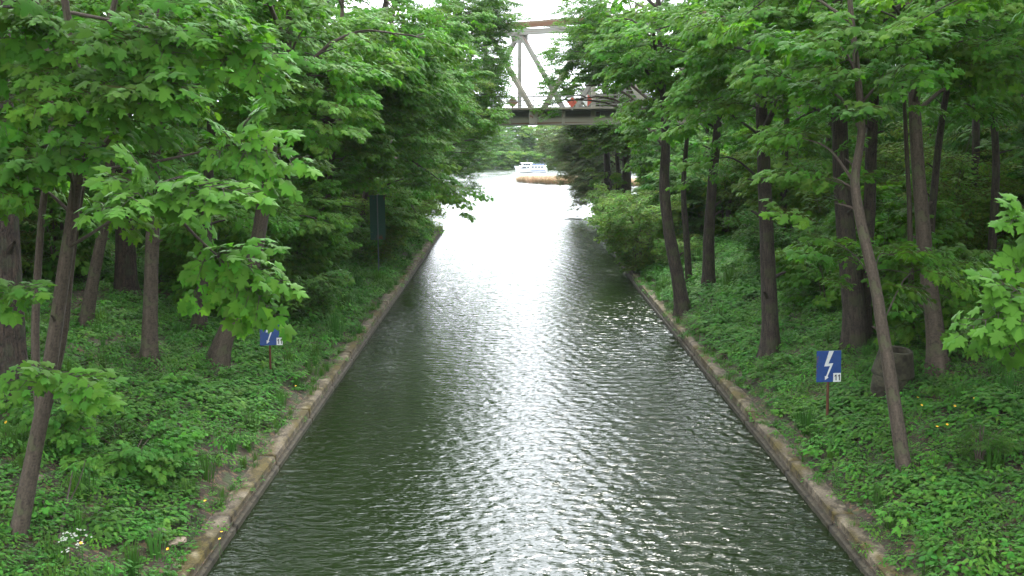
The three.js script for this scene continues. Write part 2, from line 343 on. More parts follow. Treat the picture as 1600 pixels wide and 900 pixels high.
// ------------------------------------------------------------------ trees
// spec: path = trunk points (world), r = base radius, kind of spray, limbs drawn from boughs (targets) and from a crown shape
function growTree(o, s) {
  if (Math.abs(s.path[0].x) > 1) s.light ??= V(s.path[0].x < 0 ? 0.5 : -0.5, 0, 0.4);   // towards the open canal
  const r = rng(s.seed), base = s.path[0].clone(); o.position.copy(base);
  const path = s.path.map((p) => p.clone().sub(base));
  const last = path[path.length - 1], before = path[path.length - 2], H = s.height ?? 15;
  if (last.y < H) {                                          // the stem goes on above the points given
    const d = last.clone().sub(before).normalize().lerp(UP, 0.5).normalize();
    for (let k = 1; k <= 3; k++) path.push(last.clone().addScaledVector(d, (H - last.y) * k / 3).add(V(rr(-0.3, 0.3, r) * k * 0.6, 0, rr(-0.3, 0.3, r) * k * 0.6)));
  }
  path[0].y -= 0.25;
  const curve = new THREE.CatmullRomCurve3(path, false, 'centripetal'), r0 = s.r, rt = (t) => r0 * lerp(1, 0.12, Math.pow(t, 0.9));
  part('trunk', tube(path, [0, 0.15, 0.3, 0.5, 0.7, 0.85, 1].map(rt), s.seg ?? 12, s.step ?? 0.3, 0.09, s.flare ?? 0.85), s.bark ?? M.mapleBark, o);
  if (Math.abs(s.path[0].x) > 1) for (let k = 0; k < 4; k++) {
    const t = rr(0.12, 0.5, r), a = curve.getPoint(t), az = r() * 6.28, L = rr(0.12, 0.4, r), d = V(Math.cos(az), rr(0.2, 0.9, r), Math.sin(az)).normalize(), q = rt(t);
    part('stub', tube([a.clone().addScaledVector(d, q * 0.6), a.clone().addScaledVector(d, q + L * 0.5).add(V(0, 0.02, 0)), a.clone().addScaledVector(d, q + L)], [q * 0.3, q * 0.2, q * 0.13], 7, 0.1, 0.1), s.bark ?? M.mapleBark, o);
  }
  for (const f of s.forks ?? []) part('stem', tube(f.path.map((p) => p.clone().sub(base)), [f.r, f.r * 0.8, f.r * 0.4], 9, 0.3, 0.08), s.bark ?? M.mapleBark, o);
  const sets = SPRAY[s.kind ?? 'maple'], lists = sets.map(() => []);
  const spray = (p, d) => inTheWay(p.clone().add(base).addScaledVector(d, 0.4)) || lists[Math.floor(r() * sets.length)].push(sprayMatrix(p, d, (s.spray ?? 1) * rr(0.7, 1.15, r), r, 0.45, s.light ?? null));
  const limb = (t, end, dense, thick) => {
    const a = curve.getPoint(t), len = a.distanceTo(end), mid = a.clone().lerp(end, 0.5).add(V(rr(-0.1, 0.1, r), 0.1 + rr(0, 0.12, r), rr(-0.1, 0.1, r)).multiplyScalar(len));
    const c = new THREE.CatmullRomCurve3([a, mid, end]), gs = [], rb = thick ?? Math.min(rt(t) * 0.6, 0.02 + len * 0.011);
    gs.push(tube(c.getPoints(5), [rb, rb * 0.6, 0.008], 6, len / 7));
    const D = end.clone().sub(a).normalize(), flat = V(D.x, D.y * 0.3, D.z).normalize();
    const n = Math.max(3, Math.round(len * 1.5 * dense));
    for (let k = 0; k < n; k++) {
      const u = lerp(s.bare ?? 0.25, 1, (k + r()) / n), p = c.getPoint(u), side = k % 2 ? 1 : -1, ang = side * rr(0.45, 1.35, r);
      const d = flat.clone().applyAxisAngle(UP, ang).add(V(0, rr(-0.25, 0.3, r), 0)).normalize(), L = (0.3 + 0.4 * len * (1.05 - u)) * rr(0.6, 1.3, r);
      const e = p.clone().addScaledVector(d, L); e.y -= 0.1 * L * L;
      if (L > 0.5) gs.push(tube([p, p.clone().lerp(e, 0.5).add(V(0, 0.05 * L, 0)), e], [rb * 0.35, 0.006], 4));
      for (let q = 0; q < Math.max(1, Math.round(L * 4.2 * dense)); q++) spray(p.clone().lerp(e, rr(0.35, 1, r)).add(V(rr(-0.2, 0.2, r), rr(-0.75, 0.45, r), rr(-0.2, 0.2, r))), d.clone().applyAxisAngle(UP, rr(-0.8, 0.8, r)));
    }
    for (let q = 0; q < 3; q++) spray(end.clone().add(V(rr(-0.2, 0.2, r), rr(-0.2, 0.1, r), rr(-0.2, 0.2, r))), flat.clone().applyAxisAngle(UP, rr(-0.7, 0.7, r)));
    part('branch', mergeGeometries(gs.map((g) => g)), s.bark ?? M.mapleBark, o);
  };
  for (const b of s.boughs ?? []) {
    const e = b[0].clone().sub(base), want = Math.max(1.6, e.y - 0.2 - 0.3 * Math.hypot(e.x, e.z)); let t = 0.05; while (t < 0.94 && curve.getPoint(t).y < want) t += 0.01;
    limb(t, e, b[2] ?? (s.dense ?? 1), b[3]);
  }
  const n = s.limbs ?? 14, lo = (s.low ?? 5) / path[path.length - 1].y;
  let az = r() * 6.28;
  for (let k = 0; k < n; k++) {
    const t = lerp(lo, 0.94, (k + rr(0.1, 0.9, r)) / n); az += 2.4 + rr(-0.4, 0.4, r);
    const f = (t - lo) / (1 - lo), L = (s.spread ?? 3.6) * (0.62 + 0.75 * Math.sin(Math.PI * clamp(0.15 + f * 0.8, 0, 1))) * rr(0.7, 1.1, r) * (f > 0.75 ? 0.75 : 1);
    const a = curve.getPoint(t), el = lerp(0.15, 0.9, f) + rr(-0.15, 0.15, r), dx = Math.cos(az) + (s.lean?.[0] ?? 0), dz = Math.sin(az) + (s.lean?.[1] ?? 0), q = Math.hypot(dx, dz) || 1;
    limb(t, a.clone().add(V(dx / q * Math.cos(el) * L, Math.sin(el) * L, dz / q * Math.cos(el) * L)), (s.dense ?? 1) * (a.y + base.y > 10 ? 0.5 : 1));
  }
  const mat = s.leaf ?? M.mapleFar;
  // the crown is one mass of leaves, made of a few spray shapes
  const crown = new THREE.Group(); crown.name = 'crown'; crown.userData.kind = 'stuff'; o.add(crown);
  lists.forEach((l, i) => { if (l.length) instanced('foliage', sets[i], mat, l, r, crown, s.vary ?? 0.18); });
  return o;
}
const pxPath = (base, pts) => [base, ...pts.map(([x, y, dz]) => at(x, y, -base.z + (dz ?? 0)))];
let seed = 1000;
function pxTree(name, label, pts, wpx, s) {                   // a trunk seen at these pixels; the first is its foot
  const b = s.at ?? foot(...pts[0]), o = thing(name, label, 'tree', null, s.group);
  return growTree(o, { seed: seed++, path: pxPath(b, pts.slice(1)), r: wpx / 2 / FOCAL * -b.z, ...s });
}
function worldTree(name, label, x, z, r, s) { const y = groundY(x, z), o = thing(name, label, 'tree', null, s.group), q = rng(seed + 7); return growTree(o, { seed: seed++, path: [V(x, y, z), V(x + rr(-.2, .2, q) + (s.tip?.[0] ?? 0) * 0.3, y + 3, z + rr(-.2, .2, q)), V(x + rr(-.4, .4, q) + (s.tip?.[0] ?? 0), y + 7, z + rr(-.4, .4, q) + (s.tip?.[1] ?? 0))], r, ...s }); }

// --- left bank, trunks the photograph shows
{
  const b = foot(22, 838), D = -b.z;
  const o = thing('maple_tree', 'forked grey-brown maple leaning at the near left edge, with bright leaves hanging over its stems', 'tree', null);
  growTree(o, {
    seed: 41, path: [b, at(52, 715, D), at(72, 610, D - 0.1), at(93, 470, D - 0.2), at(115, 320, D - 0.3), at(130, 190, D - 0.4), at(114, 75, D - 0.4), at(96, -40, D - 0.5)], r: 0.125, flare: 0.35, step: 0.15, height: 13,
    forks: [{ path: [at(62, 655, D + 0.05), at(55, 540, D + 0.25), at(58, 440, D + 0.4), at(66, 330, D + 0.5), at(80, 210, D + 0.6), at(70, 60, D + 0.7), at(40, -60, D + 0.8)], r: 0.062 },
      { path: [at(26, 828, D + 0.3), at(48, 740, D + 0.35), at(76, 620, D + 0.3), at(98, 520, D + 0.25), at(108, 420, D + 0.2), at(128, 280, D + 0.15), at(150, 120, D), at(185, -20, D)], r: 0.09 }],
    low: 8.6, limbs: 11, spread: 3, bare: 0.3, leaf: M.maple, lean: [0.5, 0.1],
    boughs: [[at(70, 110, D - 1), 0.2], [at(180, 150, D - 1.5), 0.2], [at(20, 230, D - 0.6), 0.2], [at(60, 30, D - 1.5), 0.2], [at(260, 60, D - 1.2), 0.2], [at(330, 130, D - 0.8), 0.2], [at(90, 250, D - 1.2), 0.2], [at(30, 300, D), 0.2]],
  });
}
pxTree('pine_tree', 'thick rough-barked pine cut off by the left edge behind the forked maple', [[14, 628], [10, 500], [4, 350], [0, 180], [-2, 0]], 62, { bark: M.pineBark, limbs: 8, low: 9, height: 18, kind: 'alder', leaf: M.alder });
pxTree('maple_tree', 'straight smooth grey trunk with soil at its foot, right of the forked maple', [[232, 566], [236, 440], [240, 320], [243, 200], [250, 50], [256, -60]], 25, { limbs: 12, low: 7.5, height: 16, spread: 3, boughs: [[at(300, 60, 21), 0.2], [at(370, 110, 20), 0.2], [at(330, 10, 19), 0.2], [at(210, 40, 20), 0.2]] });
pxTree('maple_tree', 'grey trunk leaning right towards the canal behind the left blue sign', [[334, 570], [352, 525], [385, 450], [412, 320], [428, 200], [450, 60]], 32, { limbs: 10, low: 7, height: 16, spread: 3.4, lean: [0.5, 0.2], boughs: [[at(480, 40, 23), 0.2], [at(520, 110, 22), 0.2], [at(400, 60, 21), 0.2], [at(450, 200, 22), 0.2]] });
pxTree('alder_tree', 'dark stem close behind the leaning trunk on the left bank', [[308, 520], [318, 440], [322, 350], [330, 200], [335, 60]], 22, { bark: M.darkBark, limbs: 10, low: 7, height: 15 });
pxTree('maple_tree', 'slim grey trunk between the forked maple and the dark pine trunk', [[130, 512], [147, 430], [166, 330], [176, 200], [186, 60]], 21, { limbs: 9, low: 8, height: 15 });
pxTree('pine_tree', 'dark scaly pine trunk standing back on the left bank behind the straight grey trunk', [[197, 462], [196, 380], [193, 300], [190, 150], [188, 0]], 35, { bark: M.pineBark, limbs: 9, low: 9, height: 20, kind: 'alder', leaf: M.alder });
pxTree('maple_tree', 'slender brown trunk rising left of the back-facing board, leaning slightly right', [[460, 398], [467, 340], [478, 270], [490, 150], [502, 0]], 21, { limbs: 12, low: 7, height: 16, spread: 3.8, boughs: [[at(560, 90, 33), 0.2], [at(590, 40, 32), 0.2], [at(540, 190, 33), 0.2], [at(500, 60, 30), 0.2]] });
pxTree('alder_tree', 'dark curved trunk just left of the back-facing board', [[545, 378], [553, 320], [570, 240], [588, 140], [600, 20]], 20, { bark: M.darkBark, limbs: 12, low: 6, height: 15, boughs: [[at(620, 130, 38), 0.2], [at(640, 60, 38), 0.2], [at(600, 200, 38), 0.2]] });
pxTree('alder_tree', 'second dark trunk just left of the back-facing board, hard against the curved one', [[564, 372], [574, 310], [590, 230], [606, 130]], 15, { bark: M.darkBark, limbs: 10, low: 6, height: 14 });
// trees whose crowns hang over the left edge of the canal
const overhang = 'trees leaning over the left edge of the canal';
worldTree('maple_tree', 'maple leaning over the canal, its pale leaf layers above the back-facing board', -7.6, -38, 0.17, { tip: [1.2, 0], limbs: 8, low: 5, height: 16, spread: 2.6, lean: [0.1, 0], boughs: [[at(560, 240, 36), 0.3], [at(610, 170, 36), 0.3], [at(650, 90, 36), 0.3], [at(560, 40, 34), 0.3], [at(640, 20, 36), 0.3], [at(520, 170, 34), 0.3], [at(600, 110, 34), 0.3], [at(690, 40, 36), 0.3], [at(512, 285, 34), 0.2, 1.2], [at(495, 345, 31.5), 0.2, 1.2], [at(505, 325, 33), 0.2, 1.2]] });
worldTree('maple_tree', 'maple with grey-green leaf layers reaching far out over the canal', -7.2, -46, 0.17, { tip: [1.8, 0], limbs: 8, low: 5, height: 17, spread: 2.6, lean: [0.1, 0], boughs: [[at(650, 210, 44), 0.3], [at(690, 130, 44), 0.3], [at(720, 70, 44), 0.3], [at(650, 280, 45), 0.3], [at(700, 190, 45), 0.3], [at(740, 110, 45), 0.3], [at(740, 20, 46), 0.3], [at(620, 250, 43), 0.3], [at(640, 305, 48), 0.2, 1.2], [at(650, 340, 48), 0.2, 1.2], [at(622, 290, 48), 0.2, 1.2]] });
worldTree('maple_tree', 'yellow-green tree low over the far part of the left wall', -6.9, -54, 0.16, { tip: [1.6, 0], leaf: M.limeLeaf, kind: 'alder', limbs: 8, low: 3.2, height: 13, spread: 2.6, lean: [0.1, 0], boughs: [[at(670, 270, 52), 0.3], [at(690, 230, 52), 0.3], [at(720, 200, 52), 0.3], [at(700, 290, 53), 0.3], [at(740, 170, 53), 0.3], [at(655, 300, 52), 0.3], [at(750, 130, 53), 0.3], [at(668, 318, 50), 0.2, 1.2], [at(660, 345, 48), 0.2, 1.1], [at(680, 300, 52), 0.2, 1.2]] });
worldTree('alder_tree', 'alder trailing a drooping branch tip over the end of the left wall', -6.6, -62, 0.18, { tip: [1.8, 0], leaf: M.mapleFar, kind: 'alder', limbs: 8, low: 4, height: 18, spread: 2.6, lean: [0.1, 0], boughs: [[at(735, 262, 60), 0.3], [at(732, 285, 60), 0.2], [at(760, 215, 60), 0.3], [at(772, 150, 60), 0.3], [at(778, 90, 60), 0.3], [at(775, 40, 60), 0.3], [at(715, 270, 60), 0.3], [at(690, 300, 61), 0.2], [at(755, 180, 60), 0.3], [at(765, 120, 58), 0.3], [at(780, 10, 60), 0.3], [at(786, 70, 59), 0.2, 1.4], [at(785, 115, 59), 0.2, 1.4], [at(782, 150, 59), 0.2, 1.3], [at(776, 185, 59), 0.2, 1.3], [at(790, 35, 59), 0.2, 1.3], [at(750, 240, 60), 0.2, 1.2], [at(793, 5, 59), 0.2, 1.2], [at(770, -5, 58), 0.2, 1.4], [at(745, 15, 58), 0.2, 1.4], [at(785, -15, 57), 0.2, 1.3], [at(720, 5, 57), 0.2, 1.4], [at(790, 25, 57), 0.2, 1.2]] });
worldTree('alder_tree', 'tall alder at the far corner of the left bank beside the iron bridge', -7.6, -70, 0.18, { tip: [1.5, 0], leaf: M.mapleFar, kind: 'alder', limbs: 8, low: 3, height: 18, spread: 2.6, lean: [0.1, 0], boughs: [[at(755, 60, 66), 0.3], [at(750, 130, 66), 0.3], [at(720, 230, 67), 0.3], [at(765, 5, 64), 0.3], [at(700, 305, 68), 0.2], [at(775, 80, 65), 0.2, 1.4], [at(770, 125, 65), 0.2, 1.4], [at(765, 165, 65), 0.2, 1.4], [at(745, 200, 66), 0.2, 1.3], [at(750, 100, 65), 0.2, 1.3]] });

// --- right bank
{
  const b = foot(1418, 736), D = -b.z;
  const o = thing('maple_tree', 'pale slender maple bending left on the near right bank beside the blue sign', 'tree', null);
  growTree(o, { seed: 71, path: [b, at(1401, 655, D), at(1383, 540, D), at(1366, 440, D), at(1343, 335, D), at(1336, 285, D), at(1346, 200, D), at(1338, 100, D), at(1326, -30, D)], r: 0.135, flare: 0.25, step: 0.15, height: 12.5, limbs: 10, low: 8.4, spread: 2.6, lean: [-0.2, 0.2],
    boughs: [[at(1250, 215, D + 0.5), 0.25], [at(1290, 280, D + 0.3), 0.1, 1, 0.018], [at(1250, 130, D), 0.2], [at(1400, 120, D - 0.5), 0.2], [at(1350, 60, D - 1), 0.2], [at(1280, 60, D), 0.2], [at(1400, 400, D + 1.5), 0.05, 0.9, 0.018], [at(1460, 420, D + 1.8), 0.05, 0.9, 0.018], [at(1310, 380, D + 1), 0, 0.8, 0.015]] });
}
pxTree('alder_tree', 'tall straight dark trunk right of the leaning canal-side trunk, its foot in the herbs', [[1205, 554], [1202, 480], [1197, 350], [1192, 220], [1187, 110], [1183, -20]], 29, { bark: M.darkBark, limbs: 11, low: 8.2, height: 18, spread: 3.6, boughs: [[at(1090, 170, 28), 0.3, 0.6], [at(1110, 250, 27), 0.3, 0.5], [at(1130, 70, 24), 0.2], [at(1240, 70, 22), 0.2], [at(1200, 20, 22), 0.2]] });
pxTree('maple_tree', 'stout trunk with lichen-grey foot standing behind the pale bending maple', [[1338, 546], [1333, 470], [1323, 380], [1316, 300], [1311, 150], [1308, 0]], 40, { bark: M.darkBark, limbs: 12, low: 8, height: 18, spread: 3.8, boughs: [[at(1260, 40, 23), 0.2], [at(1380, 60, 23), 0.2]] });
pxTree('alder_tree', 'thinner dark stem pressed behind the stout trunk on the right bank', [[1352, 535], [1350, 450], [1358, 330], [1362, 220], [1368, 100], [1372, -20]], 25, { bark: M.darkBark, limbs: 10, low: 8.5, height: 17 });
pxTree('maple_tree', 'smooth brown trunk with spreading root right of the concrete rings', [[1468, 575], [1459, 500], [1446, 400], [1436, 280], [1428, 150], [1422, 20]], 31, { limbs: 12, low: 8, height: 18, spread: 3.6, boughs: [[at(1500, 60, 20), 0.2], [at(1420, 60, 20), 0.2], [at(1540, 20, 18), 0.2]] });
pxTree('alder_tree', 'thin dark stem curving right beside the smooth brown trunk', [[1470, 500], [1454, 390], [1462, 270], [1478, 150], [1496, 70]], 15, { bark: M.darkBark, limbs: 8, low: 8, height: 13 });
pxTree('maple_sapling', 'thin upright stem just left of the smooth brown trunk', [[1425, 530], [1424, 480], [1421, 330], [1415, 200]], 11, { limbs: 8, low: 6.5, height: 11, spread: 2, flare: 0.1 });
pxTree('alder_tree', 'dark trunk leaning left over the end of the right wall beside the big bush', [[1070, 490], [1058, 430], [1045, 360], [1038, 290], [1040, 220], [1036, 130], [1030, 20]], 23, { bark: M.darkBark, limbs: 11, low: 8, height: 17, spread: 3, leaf: M.mapleFar, boughs: [[at(1002, 85, 36), 0.2], [at(960, 60, 36), 0.2], [at(1010, 210, 36), 0.2, 0.8], [at(1100, 110, 34), 0.2], [at(930, 40, 38), 0.3], [at(1000, 100, 33), 0.2], [at(1060, 40, 30), 0.2]] });
pxTree('alder_tree', 'dark forking trunk behind the thin pole-like stem on the right bank', [[1108, 455], [1107, 380], [1112, 300], [1120, 210], [1126, 120]], 21, { bark: M.darkBark, limbs: 12, low: 7, height: 17, spread: 3.4, boughs: [[at(1070, 90, 34), 0.2], [at(1160, 130, 34), 0.2], [at(1100, 40, 34), 0.2]] });
pxTree('alder_sapling', 'thin pole-like dark stem right of the leaning canal-side trunk', [[1078, 445], [1073, 380], [1068, 300], [1073, 220]], 12, { bark: M.darkBark, limbs: 9, low: 6, height: 12, spread: 2.2, flare: 0.1 });
pxTree('alder_tree', 'dark trunk standing nearest the water behind the big bush', [[954, 345], [950, 290], [948, 240], [945, 180]], 14, { at: V(7.55, groundY(7.55, -75.5), -75.5), bark: M.darkBark, leaf: M.limeLeaf, limbs: 14, low: 5, height: 15, spread: 3.4, lean: [-0.2, 0.3], boughs: [[at(940, 215, 72), 0.2], [at(925, 205, 72), 0.2], [at(970, 210, 71), 0.2], [at(955, 300, 71), 0.1, 0.8], [at(945, 270, 72), 0.1, 0.7]] });
pxTree('alder_tree', 'thin dark stem between the two canal-end trunks behind the big bush', [[962, 340], [966, 270], [964, 240], [962, 160]], 9, { at: V(7.95, groundY(7.95, -76), -76), bark: M.darkBark, limbs: 9, low: 6, height: 12, flare: 0.1 });
pxTree('lime_tree', 'leafy tree behind the big bush whose boughs hide the right half of the bridge', [[1046, 330], [1044, 270], [1040, 225], [1030, 120]], 15, { at: V(9.3, groundY(9.3, -58), -58), kind: 'alder', leaf: M.mapleFar, limbs: 12, low: 9, height: 17, spread: 3.2,
  boughs: [[at(858, 112, 60), 0.2, 1.3], [at(880, 60, 60), 0.2, 1.3], [at(905, 82, 59), 0.2, 1.3], [at(875, 86, 60), 0.2, 1.3], [at(895, 20, 58), 0.2, 1.2], [at(850, 165, 60), 0.1, 0.8], [at(870, 155, 61), 0.2, 1.1], [at(920, 58, 58), 0.2, 1.3], [at(940, 66, 58), 0.2, 1.2], [at(930, 20, 56), 0.2, 1.2], [at(885, 35, 57), 0.2, 1.4], [at(910, 48, 57), 0.2, 1.4], [at(940, 40, 56), 0.2, 1.4], [at(965, 50, 56), 0.2, 1.4], [at(990, 30, 55), 0.2, 1.4], [at(868, 80, 58), 0.2, 1.4], [at(858, 140, 58), 0.2, 1.2], [at(900, 5, 57), 0.2, 1.3], [at(978, 70, 57), 0.2, 1.3]] });
pxTree('lime_tree', 'pale grey trunk beside the two dark stems at the canal end', [[978, 326], [979, 270], [980, 225], [984, 120]], 17, { at: V(8.3, groundY(8.3, -72.5), -72.5), limbs: 12, low: 7, height: 16, spread: 3.4, leaf: M.limeLeaf, boughs: [[at(1000, 215, 70), 0.2], [at(965, 205, 70), 0.2]] });
worldTree('birch_tree', 'thin-leaved tree behind the iron bridge whose twigs cross the strip of sky', 13, -90, 0.16, { kind: 'alder', leaf: M.alder, limbs: 10, low: 6, height: 17, dense: 0.7, spread: 3, boughs: [[at(835, 28, 88), 0.2, 0.5], [at(850, 10, 88), 0.2, 0.5], [at(820, 8, 86), 0.2, 0.4], [at(870, 40, 88), 0.2, 0.7], [at(845, 85, 88), 0.2, 0.35]] });
worldTree('willow_tree', 'grey-green willow under the iron bridge trailing its branches over the lake edge', 9.8, -88, 0.22, { tip: [-1.2, 0], bark: M.darkBark, kind: 'alder', leaf: M.willow, limbs: 20, low: 1.4, height: 9, spread: 3.2, lean: [-0.5, 0], dense: 1.7, boughs: [[at(855, 222, 88), 0.2], [at(870, 250, 88), 0.1], [at(880, 275, 87), 0.1], [at(900, 300, 86), 0.1], [at(915, 315, 85), 0.1], [at(860, 205, 88), 0.2], [at(895, 240, 86), 0.2], [at(920, 270, 85), 0.1], [at(875, 225, 86), 0.1], [at(845, 205, 90), 0.1, 0.7], [at(888, 262, 85), 0.1], [at(905, 285, 84), 0.1], [at(865, 238, 87), 0.1], [at(925, 300, 83), 0.05], [at(910, 220, 86), 0.2], [at(900, 320, 84.5), 0, 0.8]] });
worldTree('alder_tree', 'dark tree filling the gap under the bridge right of the willow', 12.4, -82, 0.18, { bark: M.darkBark, kind: 'alder', leaf: M.alder, limbs: 18, low: 1.5, height: 12, spread: 3.4 });
pxTree('alder_tree', 'thin dim trunk deep in the right wood just right of the tall straight trunk', [[1222, 350], [1225, 290], [1229, 200]], 13, { at: V(10.6, groundY(10.6, -39), -39), bark: M.darkBark, limbs: 12, low: 6, height: 16, group: 'x' });
pxTree('alder_tree', 'dim upright trunk deep in the right wood, farther right than the smooth brown trunk', [[1514, 380], [1524, 250], [1527, 120]], 15, { at: V(13.6, groundY(13.6, -29.5), -29.5), bark: M.darkBark, limbs: 12, low: 7, height: 17 });
pxTree('alder_tree', 'dim trunk at the far right of the wood, leaning slightly left', [[1552, 380], [1556, 260], [1550, 120]], 14, { at: V(13.1, groundY(13.1, -27), -27), bark: M.darkBark, limbs: 12, low: 7, height: 17 });

// --- the wood behind: a few grown trees, set out again and again
{
  const r = rng(99), protos = [0, 1, 2, 3, 4, 5].map((k) => {
    const o = thing(k % 2 ? 'alder_tree' : 'maple_tree', '', 'tree', null);
    growTree(o, { seed: 3000 + k, path: [V(0, 0, 0), V(rr(-.3, .3, r), 3, rr(-.3, .3, r)), V(rr(-.6, .6, r), 7, rr(-.6, .6, r))], r: rr(0.13, 0.2, r), bark: k % 2 ? M.darkBark : M.mapleBark, seg: 9, step: 0.6, limbs: 18, low: k < 3 ? 4.2 : 6, height: rr(14, 17, r), spread: 3.5, leaf: [M.mapleFar, M.alder, M.mapleFar, M.alder, M.limeLeaf, M.mapleFar][k], kind: k % 2 ? 'alder' : 'maple' });
    return o;
  });
  const placed = []; for (const o of scene.children) if (o.userData.category === 'tree') placed.push([o.position.x, o.position.z]);
  for (let k = 0; k < 6; k++) placed.pop();
  let n = 0;
  for (let k = 0; k < 6000 && n < 84; k++) {
    const side = r() < 0.5 ? -1 : 1, a = 3.4 + Math.pow(r(), 1.2) * 21, z = rr(12, -86, r), x = side < 0 ? wallLeft(z) - COPING - a : wallRight(z) + COPING + a;
    if (z > -16 && a < 7) continue; if (Math.abs(x) < -z * 0.53 + 0.5 && z > -26 && a < 9) continue;
    if (z > 2 && a < 9) continue; if (side < 0 && a < 7 && z < -27 && z > -70) continue; if (side > 0 && a < 6.5 && z < -40 && z > -64) continue; if (side < 0 && z < -74) continue;
    if (z < -68 && Math.abs(z + 73 + 0.62 * x) < 5) continue;             // the railway stays clear
    if (placed.some(([px, pz]) => Math.hypot(px - x, pz - z) < (z < -50 ? 3 : 2.9))) continue;
    placed.push([x, z]);
    const p = protos[n % 6], o = n < 6 ? p : p.clone(); if (n >= 6) { o.name = numbered(p.name); scene.add(o); }
    o.position.set(x, groundY(x, z) - 0.1, z); o.rotation.y = r() * 6.28; const s = rr(0.85, 1.2, r); o.scale.set(s, s, s);
    o.userData.filler = ['broad-leaved tree', 'dark-stemmed tree', 'grey-stemmed tree', 'small-leaved tree', 'yellow-green tree', 'high-crowned tree'][n % 6];
    n++;
  }
}

// --- shrubs and saplings
function growShrub(o, s) {
  const r = rng(s.seed), sets = SPRAY[s.kind], lists = sets.map(() => []), gs = [];
  for (let k = 0; k < s.stems; k++) {
    const az = r() * 6.28, h = s.h * rr(0.6, 1, r), w = s.w * rr(0.2, 1, r), e = V(Math.cos(az) * w, h, Math.sin(az) * w), m = V(e.x * 0.35, h * 0.55, e.z * 0.35);
    const c = new THREE.CatmullRomCurve3([V(e.x * 0.08, -0.15, e.z * 0.08), m, e]); gs.push(tube(c.getPoints(4), [0.012 + 0.008 * s.h, 0.01, 0.005], 5));
    const n = Math.round(s.n / s.stems);
    for (let q = 0; q < n; q++) {
      const t = Math.pow(lerp(0.04, 1, (q + r()) / n), 0.8), p = c.getPoint(t), a = az + rr(-1.6, 1.6, r), d = V(Math.cos(a), rr(-0.2, 0.5, r), Math.sin(a));
      p.addScaledVector(d, rr(0, 0.35, r) * s.w * Math.sin(Math.PI * clamp(t, 0.15, 0.85))); p.y = Math.max(p.y, 0.1);
      if (s.pos && inTheWay(p.clone().add(s.pos))) continue;
      lists[Math.floor(r() * sets.length)].push(sprayMatrix(p, d, s.spray * rr(0.7, 1.2, r), r, 0.4, s.light ?? null));
    }
  }
  part('stem', mergeGeometries(gs), M.twig, o);
  const f = new THREE.Group(); f.name = 'foliage'; f.userData.kind = 'stuff'; o.add(f);
  lists.forEach((l, i) => { if (l.length) instanced('leaf_mass', sets[i], s.leaf, l, r, f, 0.2); });
  return o;
}
const put = (o, x, z, turn = 0) => { o.position.set(x, groundY(x, z), z); o.rotation.y = turn; return o; };
function shrub(name, label, x, z, s, group) { const o = thing(name, label, s.cat ?? 'shrub', null, group); growShrub(o, { seed: seed++, pos: V(x, groundY(x, z), z), stems: 9, kind: 'round', leaf: M.shrub, spray: 1, light: V(x < 0 ? 0.5 : -0.5, 0, 0.4), ...s }); return put(o, x, z); }
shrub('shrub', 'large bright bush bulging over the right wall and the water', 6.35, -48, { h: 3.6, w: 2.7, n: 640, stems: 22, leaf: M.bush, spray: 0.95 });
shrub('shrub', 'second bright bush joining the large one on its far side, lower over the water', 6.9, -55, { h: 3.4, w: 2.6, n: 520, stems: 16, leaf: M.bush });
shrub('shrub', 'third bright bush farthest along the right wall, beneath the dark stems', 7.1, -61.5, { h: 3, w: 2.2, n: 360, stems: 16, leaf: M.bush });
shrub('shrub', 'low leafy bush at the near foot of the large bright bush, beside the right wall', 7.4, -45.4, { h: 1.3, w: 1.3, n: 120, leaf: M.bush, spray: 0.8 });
shrub('shrub', 'tall loose bush at the landward side of the large bright bush', 10.4, -48, { h: 4.6, w: 2.3, n: 220, stems: 12, leaf: M.limeLeaf });
shrub('shrub', 'dark bush between the leaning trunk and the tall straight trunk', 10.2, -36.5, { h: 2.4, w: 1.9, n: 150, leaf: M.shrub });
shrub('shrub', 'shaded bush with pale new leaves behind the tall straight trunk', 11.4, -31.5, { h: 2.2, w: 1.8, n: 140, leaf: M.shrub, kind: 'maple' });
shrub('shrub', 'light green bush at the far end of the left wall', -6.9, -66, { h: 2.2, w: 1.7, n: 160, leaf: M.limeLeaf });
shrub('shrub', 'leafy bush on the left bank just beyond the back-facing board', -7.3, -45, { h: 2.0, w: 1.8, n: 160, leaf: M.shrub });
shrub('shrub', 'bush spilling towards the left wall halfway between the board and the lake', -7.1, -56, { h: 2.0, w: 1.7, n: 160, leaf: M.limeLeaf });
shrub('shrub', 'bush a few steps left of the back-facing board', -8.6, -39.5, { h: 2.6, w: 1.9, n: 180, leaf: M.shrub });
shrub('shrub', 'dense bush right of the left blue sign, close to the wall', -7.0, -31.5, { h: 1.6, w: 1.5, n: 150, leaf: M.shrub });
shrub('shrub', 'arching bush between the left blue sign and the back-facing board', -7.7, -34.6, { h: 2.1, w: 1.7, n: 160, leaf: M.shrub, kind: 'maple' });
shrub('shrub', 'small broad-leaved bush at the right foot of the forked maple', foot(92, 690).x, foot(92, 690).z, { h: 0.8, w: 0.6, n: 46, leaf: M.herb, kind: 'maple', spray: 0.7 });
shrub('shrub', 'low leafy patch of saplings in the middle of the near left slope', foot(205, 735).x, foot(205, 735).z, { h: 0.6, w: 0.9, n: 60, leaf: M.herb, kind: 'maple', spray: 0.75 });
shrub('maple_sapling', 'young maple screening the wood right of the leaning grey trunk', -8.6, -29.5, { h: 4.2, w: 1.9, n: 190, stems: 8, leaf: M.maple, kind: 'maple', cat: 'sapling' });
